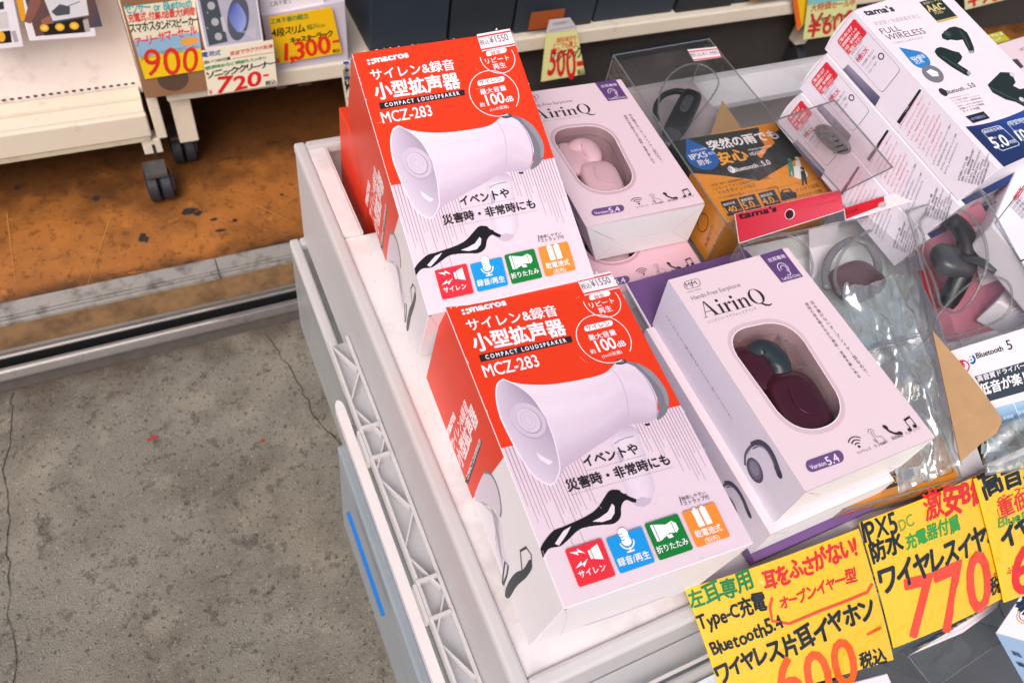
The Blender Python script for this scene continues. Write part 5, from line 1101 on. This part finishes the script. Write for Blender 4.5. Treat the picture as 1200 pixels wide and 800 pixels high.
def fullbox(t, fr, bk, top=True):
    v, f = faces_of(fr, bk); mesh('carton', v, f, WHITE, t, bevel=.001)
    n = unit(np.cross(fr[2] - fr[3], fr[0] - fr[3])); fc = Face(fr, 125, 178, out=n); a = Art(fc, HD.uv, .00015)
    K_ = '#2A2A32'; G_ = '#1E2A28'
    a.raw([(.4, .4), (124.6, .4), (124.6, 177.6), (.4, 177.6)], [[0, 1, 2, 3]], ['#EBDCE2', '#EEDFE4', '#E9DAE2', '#EADDE3'], False)
    a.text("tama's", (1015, 18.7), (1048.7, 13.2), K_, .62, .035)
    a.text('高音質と快適装着を両立', (1026, 30.5), (1079, 21), '#A89CA6', .95); a.text('FULL', (1034, 40.5), (1056.5, 36), K_, .72); a.text('WIRELESS', (1041, 47.8), (1085.5, 39.5), K_, .8); a.text('STEREO EARPHONE', (1047.5, 52.3), (1082, 45.5), '#A89CA6', .7)
    a.poly([(1077, 3), (1100, -3), (1121, 19), (1097, 25)], '#26312C'); a.text('高音質コーデック', (1083, 6), (1103, 1), '#D9C58A', 1); a.text('AAC', (1089, 14.3), (1108, 10.8), '#D9C58A', .95, .025); a.text('対応', (1096, 17.5), (1106, 15), '#D9C58A', 1); a.poly([(1097, 25), (1121, 19), (1122.5, 21.5), (1098.5, 27.5)], '#C9A85A')
    c = HD.uv((1077, 70)); a.upoly([c + A([11.5 * math.cos(x), 10 * math.sin(x)]) for x in [math.radians(-40 + 220 * k / 20) for k in range(21)]] + [c + A([-10, -17])], '#2F7CC0')
    a.text('IPX4相当', (1068.5, 71), (1084, 67.5), '#F0F2F6', 1.0, .008); a.text('防滴', (1074, 75.5), (1083, 73), '#F0F2F6', 1.2)
    c = HD.uv((1093, 87)); a.uell(c, 11.5, 9.5, '#77727C', 28); a.upoly([c + A(p) for p in [(-5, -4), (2, -5), (7, 0), (4, 4), (-3, 2)]], '#F0E8EC')
    # the pictured earbuds and their case
    a.poly([(1106, 38), (1103, 41), (1104, 45.5), (1110, 48), (1114, 47), (1121, 48), (1128, 47), (1131, 53), (1135.5, 61), (1138, 63), (1141.5, 61.5), (1141, 56), (1137, 46), (1133, 38.5), (1127, 34), (1119, 31.5), (1112, 33)], G_); a.poly([(1134, 61), (1140, 59.5), (1141.5, 62.5), (1137, 63.5)], '#9AA0A4')
    a.poly([(1097, 57), (1095, 61), (1098, 66), (1104, 71), (1115, 79), (1130, 88), (1135, 90), (1137.5, 87), (1133, 82), (1122, 75), (1126, 71), (1127.5, 67), (1124, 62), (1116, 60), (1108, 57), (1102, 55.5)], G_); a.poly([(1132.5, 85), (1135.5, 83.5), (1138, 87), (1135, 90)], '#9AA0A4')
    a.line([(1124, 36), (1131, 46), (1136, 57)], .9, '#52605C'); a.line([(1103, 66), (1117, 75), (1130, 84)], .9, '#52605C'); a.uell(HD.uv((1110, 40)), 4, 3.5, '#3C4845', 16)
    a.poly([(1172, 85), (1184, 85.5), (1187, 90), (1190, 97), (1187, 101), (1195, 105), (1215, 100), (1235, 108), (1240, 125), (1225, 140), (1205, 128), (1190, 120), (1178, 117), (1163, 109), (1157, 100)], G_); a.uell(HD.uv((1186, 88)), 3, 2.6, '#CFC9CE', 12); a.uell(HD.uv((1197, 117)), 3, 2.6, '#CFC9CE', 12); a.line([(1160, 103), (1180, 113), (1204, 124)], .8, '#52605C')
    c = HD.uv((1105, 108.5)); a.uell(c, 4, 4.4, K_, 18); a.text('Bluetooth', (1110, 111), (1131, 106), K_, 1.0, .008); a.text('Ver.', (1132.5, 105.3), (1136, 104.5), K_, .9); a.text('5.0', (1137, 104), (1143.7, 102), K_, 1.0, .008)
    for i, s in enumerate(['左右独立の完全ワイヤレス', 'タッチ操作で簡単コントロール', 'ハンズフリー通話対応', '充電ケース付きで長時間再生', '自動ペアリング機能', 'マイク内蔵']): a.text(s, [(1112.5, 116.5), (1115.6, 119.7), (1119, 122.8), (1122, 126), (1125, 129.2), (1128.5, 132.4)][i], [(1135.6, 111.4), (1148, 112.8), (1150, 116), (1152, 119.6), (1153.7, 123), (1148.7, 128)][i], '#6A626C', .62)
    a.poly([(1131, 137), (1152, 131), (1160, 139), (1140, 145)], '#23262C'); a.text('LED残量表示', (1138, 141.5), (1155, 137.5), '#8E9CD0', .85, .008)
    a.grid(lambda s, u: ((1131 + s * 130) * (1 - u) + (1176 + s * 120) * u, (149 - 95 * s * s * .5 - 12 * s) * (1 - u) + (196 - 55 * s) * u), lambda s, u: mix_hex('#1E2E5C', '#2E52B0', max(0, s * 1.2 - u * .4)), 14, 6)
    for (x, y, s1, s2, s3) in [(1148, 153, '連続再生時間', '5.0', '時間'), (1178, 144, '待受時間', '100', '時間')]:
        a.rring([(x, y), (x + 23, y - 6), (x + 48, y + 17), (x + 25, y + 25)], .14, .7, '#DADFEA'); a.text(s1, (x + 5, y + 4), (x + 27, y - 1.5), '#DADFEA', .8, .008); a.text('最大約', (x + 12, y + 11.5), (x + 20, y + 9.5), '#DADFEA', .8); a.text(s2, (x + 18, y + 21.5), (x + 36, y + 17), '#F0F2F8', .9, .02); a.text(s3, (x + 36, y + 16), (x + 43, y + 14), '#DADFEA', .9)
    a.build('front_print', t)
    sf = Face([bk[0], fr[0], fr[3], bk[3]], 50, 178, out=-XH); a = Art(sf, HS.uv, .00015); R_ = '#D42A3A'
    a.raw([sf_ for sf_ in [A([.5, .5]), A([49.5, .5]), A([49.5, 177.5]), A([.5, 177.5])]], [[0, 1, 2, 3]], '#E2DAE8')
    lab = [(985, 55), (1002, 22), (1054, 80), (1033, 110)]
    a.rring(lab, .12, .55, '#2A2A3A'); a.rrect([(985.5, 54.5), (1001.5, 23), (1016, 39), (998, 69)], .1, R_)
    def along(s, x, y, L_, col, b=0, hs=1.1): a.text(s, (x, y), (x + L_ * .49, y - L_ * .87), col, hs, b)
    for i, s in enumerate(['ご購入前に必ず', '詳細情報サイトの', '内容・動作確認を', 'ご確認ください']): along(s, 988.8 + i * 3.2, 56.4 + i * 3.6, [24, 27, 27, 25][i], '#F2E4E8', .02)
    for i, (s, L_) in enumerate([('本製品の詳しい説明は', 22), ('こちらのサイトへ', 20), ('品番', 9)]): along(s, 1001 + i * 3, 69 + i * 3.4, L_, '#4A4452')
    along('TBS52K', 1008.5, 77, 20, R_, .02); 
    for i, (s, L_) in enumerate([('対応機種一覧および', 24), ('ソフトウェア情報', 20), ('サポート窓口', 16)]): along(s, 1012.5 + i * 3.6, 80.5 + i * 3.9, L_, '#6A6470')
    a.uell(HS.uv((1031.5, 66)), 3.4, 3, '#2A2A3A', 16); a.uell(HS.uv((1031.5, 66)), 2.2, 1.9, '#E2DAE8', 16)
    a.raw([HS.uv(p) for p in [(997.5, 79.5), (1031, 114), (1026, 124.5), (993, 86)]], [[0, 1, 2, 3]], ['#9A93A8', '#5B5A6C', '#34386A', '#6A6480'], False)
    a.poly([(1075, 102), (1077.5, 103.5), (1051.5, 143.5), (1048.5, 140.5)], '#1F242C'); along('ご注意', 1058, 130, 8, '#E8E4EC')
    rr = random.Random(11); base = '必ずお読みください。本製品は防水仕様ではありません。水や汗がかからないようにご使用ください。耳の健康を守るため音量を上げすぎないでください。'
    for i in range(13):
        x, y = 1053.5 + i * 3.95, 145.5 + i * 4.35; L_ = rr.uniform(30, 50) * (1 - max(0, i - 9) * .05); k0 = rr.randrange(0, 30); along(base[k0:k0 + int(L_ / 2.1)], x, y, L_, R_ if i < 9 else '#3A3642', 0, 1.0)
        if i in (0, 2, 3, 5, 7, 9): a.uell(HS.uv((x - 1.2, y + 1.2)), .55, .5, R_ if i < 9 else '#3A3642', 8)
    for i in range(8):
        x, y = 1113 + i * 4.0, 212 - i * .2 + i * 1.4; L_ = rr.uniform(26, 42); k0 = rr.randrange(0, 30)
        if y - 0 < 226 and x < 1150: along(base[k0:k0 + int(L_ / 2.2)], x + 4, y - 6, L_, '#3A3642', .01, 1.1)
    a.build('side_print', t)
    # tucked end flap, bowed out
    V = []; Fq = []; NF = 8; upd = unit(fr[0] - fr[3])
    for j in range(2):
        for i in range(NF + 1):
            s = i / NF; p = fr[0] * (1 - s) + bk[0] * s; V.append(p + XH * (.0015 + j * .118) + upd * (.0004 + .003 * math.sin(math.pi * s)))
    for i in range(NF): Fq.append([i, i + 1, NF + 1 + i + 1, NF + 1 + i])
    e = [i for i in range(NF + 1)]; Fq.append(e[::-1]); mesh('end_flap', V, Fq, WHITE, t)
for k, lb in enumerate(['topmost white earphone box of the stack, its front picturing black earbuds', 'middle white earphone box of the stack, below the one with its front showing', 'lowest white earphone box of the leaning stack, mostly covered']):
    off = (Hb[0] - Hf[0]) * k * 1.012 - XH * (.0015 * k) - unit(Hf[0] - Hf[3]) * (.005 * k)
    t = thing('wireless_earphone_box', lb, 'box', tuple(center(Hb) + off), GH); fullbox(t, [p + off for p in Hf], [p + off for p in Hb])
# clear pack leaning on the sides of the stack
t = thing('clear_pack', 'clear pack with a dark mesh pad, leaning on the side of the white stack', 'package', tuple(onpl((960, 180), Hf[0] - XH * .012, XH)))
Nq = [onpl(p, Hf[0] - XH * .016, XH) for p in [(908, 141), (978, 118), (1046, 196), (986, 226)]]
_, bk, n_ = shell('clear_cover', Nq, .0002, t, FILM2 := plastic('pink_tinted_film', (.97, .92, .94), .9, .1, .16, .6, .1))
mc = center(Nq) + XH * .004; e1 = unit(Nq[1] - Nq[0]); e2 = unit(Nq[3] - Nq[0])
b = MB(); b.ell(mc - e2 * .006, e1 * .012, e2 * .02, XH * .003, 0, 24, 10, .8); pd = b.build('mesh_pad', DARKP, t, smooth=True)
b = MB()
for k in range(6): b.tube([mc + e2 * (-.022 + k * .0062) - e1 * .008 - XH * .0036, mc + e2 * (-.022 + k * .0062) + e1 * .008 - XH * .0036], .0007, 6)
b.build('mesh_ribs', BLACKP, pd)
NAVYF = mat('navy_print_card', '#1B2A55', .4)
# two more leaning at the right edge, side panel up
def sidebox(label, q, d, navy):
    t = thing('wireless_earphone_box', label, 'box', tuple(center(q) - A([0, 0, d])), GH); n = unit(np.cross(q[2] - q[3], q[0] - q[3])); n = n if n[2] > 0 else -n
    v, f = faces_of(q, [p - n * d for p in q]); mesh('carton', v, f, WHITE, t, bevel=.002); return t, n
Kp = [(1205, 158), (1290, 200), (1262, 372), (1160, 262)]; Kq = [P(p, -.415) for p in Kp]; Kp = [(1203, 172), (1300, 214), (1264, 380), (1162, 262)]; Kq = [P(p, -.415) for p in Kp]
t, n = sidebox('white earphone box at the right edge lying with its framed label panel upward', Kq, .03, 1)
fc = Face(Kq, 80, 120, Kp, out=n); a = Art(fc, fc.uv, .00015); a.line([(1215, 198), (1166, 262), (1196, 306), (1260, 280)], .9, '#2A2A3A'); a.text('TBS52K', (1191, 236), (1200, 222), '#D42A3A', 1.2, .04)
for i in range(5): a.text('対応機種のご案内', (1184 + i * 3.4, 243 + i * 3.6), (1202 + i * 4, 220 + i * 4), '#6A6470', .9)
a.build('label_print', t)
Kp = [(1196, 318), (1300, 290), (1320, 430), (1168, 352)]; Kq = [P(p, -.455) for p in Kp]
t, n = sidebox('lower white box at the right edge with red notes on its side', Kq, .03, 0)
fc = Face(Kq, 80, 90, Kp, out=n); a = Art(fc, fc.uv, .00015); a.poly([(1180, 330), (1186, 325), (1198, 341), (1191, 347)], '#23262C')
for i in range(7): a.text('必ずお読みくださいご使用前に', (1176 + i * 3, 352 + i * 3.4), (1196 + i * 5, 338 + i * 4), '#D42A3A' if i < 4 else '#4A4652', .9)
a.build('label_print', t)
# earphone stand box beyond the stack
q = [P(p, -.56) for p in [(1136, 62), (1222, 36), (1300, 122), (1190, 150)]]; px = [(1136, 62), (1222, 36), (1300, 122), (1190, 150)]
t = thing('stand_box', 'pale pink box with a yellow-green corner label beyond the white stack', 'box', tuple(center(q) - A([0, 0, .09])))
v, f = faces_of(q, [p - A([0, 0, .09]) for p in q]); mesh('carton', v, f, PINKC, t, bevel=.001)
fc = Face(q, 130, 150, px, out=(0, 0, 1)); a = Art(fc, fc.uv, .0002); a.poly([(1146, 62), (1170, 37.5), (1183, 46.5), (1160, 54)], '#B9B428'); a.poly([(1150, 43), (1173, 37), (1184, 47), (1161, 53)], '#B9B428'); a.text('ワイヤレス', (1153, 46.5), (1176, 40.5), '#F0F0E0', 1.1, .02); a.text('スタンド', (1158, 51), (1174, 46.5), '#F0F0E0', 1.1, .02)
a.rrect([(1181, 71.5), (1192, 69), (1200, 79), (1192, 82)], .2, '#4A4246'); a.text('縦置き対応', (1196, 60), (1216, 54), '#8A7E84', 1); a.build('top_print', t)
# ================================================================== yellow price tags leaning on the crate's near rim
SLEEVE = plastic('tag_sleeve', (1, 1, 1), .97, .08, 0, .6, .07)
GY = 'yellow handwritten price tags on the near rim of the top crate'
TN = unit([0, -.55, .835]); T0 = A([.3, .066, Z(-.576)])
def ytag(label, px, w_, h_, dz, bend):
    q = [onpl(p, T0 + TN * dz, TN) for p in px]; fc = Face(q, w_, h_, px, out=TN); fc.bend = lambda u, v: bend * math.sin(math.pi * max(0, min(1, u))) + bend * .9 * math.sin(2.2 * v)
    t, a = tagcard('price_tag', label, fc, '#F2C010', GY)
    V = []; N = 24
    for j in range(N + 1):
        for i in range(N + 1): V.append(fc.P((w_ * (i / N * 1.0), h_ * (j / N)), .0016 + .0007 * math.sin(i * .9 + j * .35 + w_) * math.sin(j * .5) + .0004 * math.sin(j * 1.7)))
    mesh('clear_sleeve', V, [[j * (N + 1) + i, (j + 1) * (N + 1) + i, (j + 1) * (N + 1) + i + 1, j * (N + 1) + i + 1] for j in range(N) for i in range(N)], SLEEVE, t, smooth=True)
    return t, a
MK, RD, GR, OR = '#12181A', '#D8231C', '#15803A', '#EC5A12'
t, a = ytag('nearest big yellow tag with an orange 600 and a green heading', [(803, 690), (1006, 619), (1044, 771), (846, 822)], 140, 100, .0035, .004)
T = lambda s, p0, p1, c, hs=1, bd=.035: a.text(s, p0, p1, c, hs, bd, 1)
T('左耳専用', (810, 713), (880, 685), GR, 1.2, .04); T('Type-C充電', (819, 736), (894, 707), MK, 1.35, .045); T('Bluetooth5.4', (833, 765), (912, 731), MK, 1.25, .04)
T('耳をふさがない!', (892, 688), (1005, 648), RD, 1.4, .06); T('オープンイヤー型', (909, 710), (1002, 676), RD, 1.2, .045)
a.line([(899, 697), (896, 708), (898, 724), (918, 727), (950, 714), (985, 702), (1012, 692), (1019, 682)], 2.2, '#E0502E')
T('ワイヤレス片耳イヤホン', (840, 796), (1023, 716), MK, 1.35, .055); T('600', (914, 826), (1006, 797), OR, 1.25, .02); a.line([(1010, 741), (1028, 733)], 2, OR); T('税込', (1004, 781), (1035, 771), MK, 1.3, .04)
a.build('lettering', t, MARKER)
t, a = ytag('yellow tag priced 770 in red outline strokes, between the other two big yellow tags', [(1007, 612), (1152, 554), (1174, 699), (1045, 758)], 118, 105, .0012, .003)
T('IPX5', (1013, 637), (1050, 620), MK, 1.35, .03); T('DC', (1052, 622), (1068, 613), '#7A9A2A', 1.2, .02); T('防水', (1021, 657), (1055, 642), MK, 1.2, .05); T('充電器付属', (1058, 642), (1120, 617), '#2E9A3A', 1.2, .04); T('激安B級', (1081, 608), (1158, 581), RD, 1.2, .05)
T('ワイヤレスイヤホ', (1031, 692), (1170, 631), MK, 1.3, .055); T('770', (1064, 748), (1160, 708), '#E4482C', 1.25, .028); a.line([(1160, 672), (1172, 667)], 2, '#E4482C'); T('税込', (1157, 697), (1182, 686), MK, 1.4, .04)
a.build('lettering', t, MARKER)
t, a = ytag('yellow tag at the right edge, cut off, with black heading and red notes', [(1141, 561), (1240, 520), (1275, 660), (1174, 705)], 80, 105, .0045, .003)
T('高音質!', (1153, 584), (1222, 548), MK, 1.3, .045); T('ベースブースト', (1165, 590), (1225, 565), RD, 1.0, .03); T('重低音', (1168, 604), (1215, 585), RD, 1.2, .03); a.rring([(1164, 596), (1226, 568), (1229, 584), (1168, 608)], .2, .7, RD)
T('イヤホン', (1172, 640), (1240, 606), MK, 1.4, .07); T('ふしぎ', (1176, 672), (1192, 664), RD, 1.3, .03); T('660', (1186, 697), (1262, 664), RD, 1.2, .03); T('Bluetooth', (1166, 618), (1225, 592), '#5A9A30', .9, .02)
a.build('lettering', t, MARKER)
#
# ------------------------------------------------------------------ crate of dark goods in front of the stack
t = thing('goods_bin', 'dark grey bin of boxed goods in front of the crate, below the yellow tags', 'bin', (.62, -.14, Z(-.95)))
m = MB(); m.box((.40, -.34, Z(-.86)), (1.1, -.026, Z(-.85)))
for (a0, a1) in (((.40, -.34), (.404, -.026)), ((1.096, -.34), (1.1, -.026)), ((.404, -.34), (1.096, -.336)), ((.404, -.03), (1.096, -.026))): m.box((*a0, Z(-.85)), (*a1, Z(-.70)))
m.build('tub', mat('dark_grey_tub', (.10, .105, .115), .5, var=.25, scale=12), t)
m = MB(); m.box((.42, -.32, Z(-1.2)), (1.08, -.034, Z(-.861))); m.build('base_box', mat('grey_base', (.12, .12, .125), .7, var=.2), t)
q = [P((1064, 768), -.665), P((1168, 704), -.665), P((1186, 742), -.69), P((1094, 806), -.69)]
t = thing('gadget_pack', 'clear box with a white printed lid standing in the dark bin below the 770 tag', 'package', tuple(center(q) - A([0, 0, .1])))
sho, bk, n = shell('clear_cover', q, .07, t)
lid = [P((1064, 768), -.6645), P((1171, 702), -.6645), P((1168, 712), -.6645), P((1128, 741), -.6645)]
v, f = faces_of(lid, [p - A([0, 0, .001]) for p in lid]); mesh('lid_card', v, f, WHITE, t)
fc = Face(lid, 100, 30, [(1064, 768), (1171, 702), (1168, 712), (1128, 741)], out=(0, 0, 1)); a = Art(fc, fc.uv, .0002); a.line([(1078, 758), (1160, 708), (1162, 713), (1128, 736), (1084, 757)], 1.0, '#C8A05A'); a.text('電動ドライバー', (1092, 751), (1154, 714), '#2A3A48', .8, .05); a.build('lid_print', t)
b = MB(); qq = [p - n * .05 for p in q]; v, f = faces_of([qq[0] * .8 + qq[2] * .2, qq[1] * .8 + qq[3] * .2, qq[2] * .8 + qq[0] * .2, qq[3] * .8 + qq[1] * .2], [p - n * .008 for p in qq]); b.add(v, f); b.build('gadget', mat('slate_gadget', (.09, .12, .125), .35, var=.3, scale=20), t)
q = [P((1166, 741), -.655), P((1235, 640), -.655), P((1290, 760), -.655), P((1225, 800), -.655)]
px = [(1166, 741), (1235, 640), (1290, 760), (1225, 850)]
q = [P((1166, 741), -.64), P((1200, 690), -.64), P((1290, 700), -.64), P((1240, 762), -.64)]
t = thing('gadget_box', 'blue-grey box with a white lid and gold ringed badge in the bin', 'box', tuple(center(q) - A([0, 0, .12])))
lo_ = [P((1203, 806), -.70), P((1225, 775), -.72), P((1330, 780), -.72), P((1292, 840), -.70)]; v, f = faces_of(q, lo_); mesh('carton', v, f, [mat('blue_grey_card', '#8EA6C4', .45, var=.06)], t, bevel=.0006)
l2 = [p + A([0, 0, .0022]) for p in q]; v, f = faces_of(l2, [p - A([0, 0, .0016]) for p in l2]); mesh('lid', v, f, WHITE, t)
fc = Face(l2, 60, 90, [(1166, 741), (1200, 690), (1290, 700), (1240, 762)], out=(0, 0, 1)); a = Art(fc, fc.uv, .0003); c = fc.uv((1206, 716)); a.ring(c, 17, 1.6, '#D8B070'); a.ring(c, 14, 1.2, '#C46A8A'); a.text('美', (1196, 720), (1212, 706), '#20324A', 1.3, .05); a.build('lid_print', t)
fr = [q[0], q[3], lo_[3], lo_[0]]; fpx = [pxof(p) for p in fr]
fc = Face(fr, 60, 100, fpx, out=-np.cross(q[3] - q[0], A([0, 0, 1.]))*-1); a = Art(fc, fc.uv, .0003); a.text('超', (1187, 766), (1197, 769), '#2A3A4C', 1.0, .02); a.text('歯', (1193, 779), (1203, 782), '#2A3A4C', 1.0, .02); a.build('front_print', t)
q = [P(p, -.66) for p in [(972, 806), (1040, 788), (1050, 812), (985, 830)]]
t = thing('white_gadget_box', 'corner of a white box in the bin right under the nearest yellow tag', 'box', tuple(center(q) - A([0, 0, .1]))); v, f = faces_of(q, [p - A([0, 0, .1]) for p in q]); mesh('carton', v, f, WHITE, t, bevel=.001)
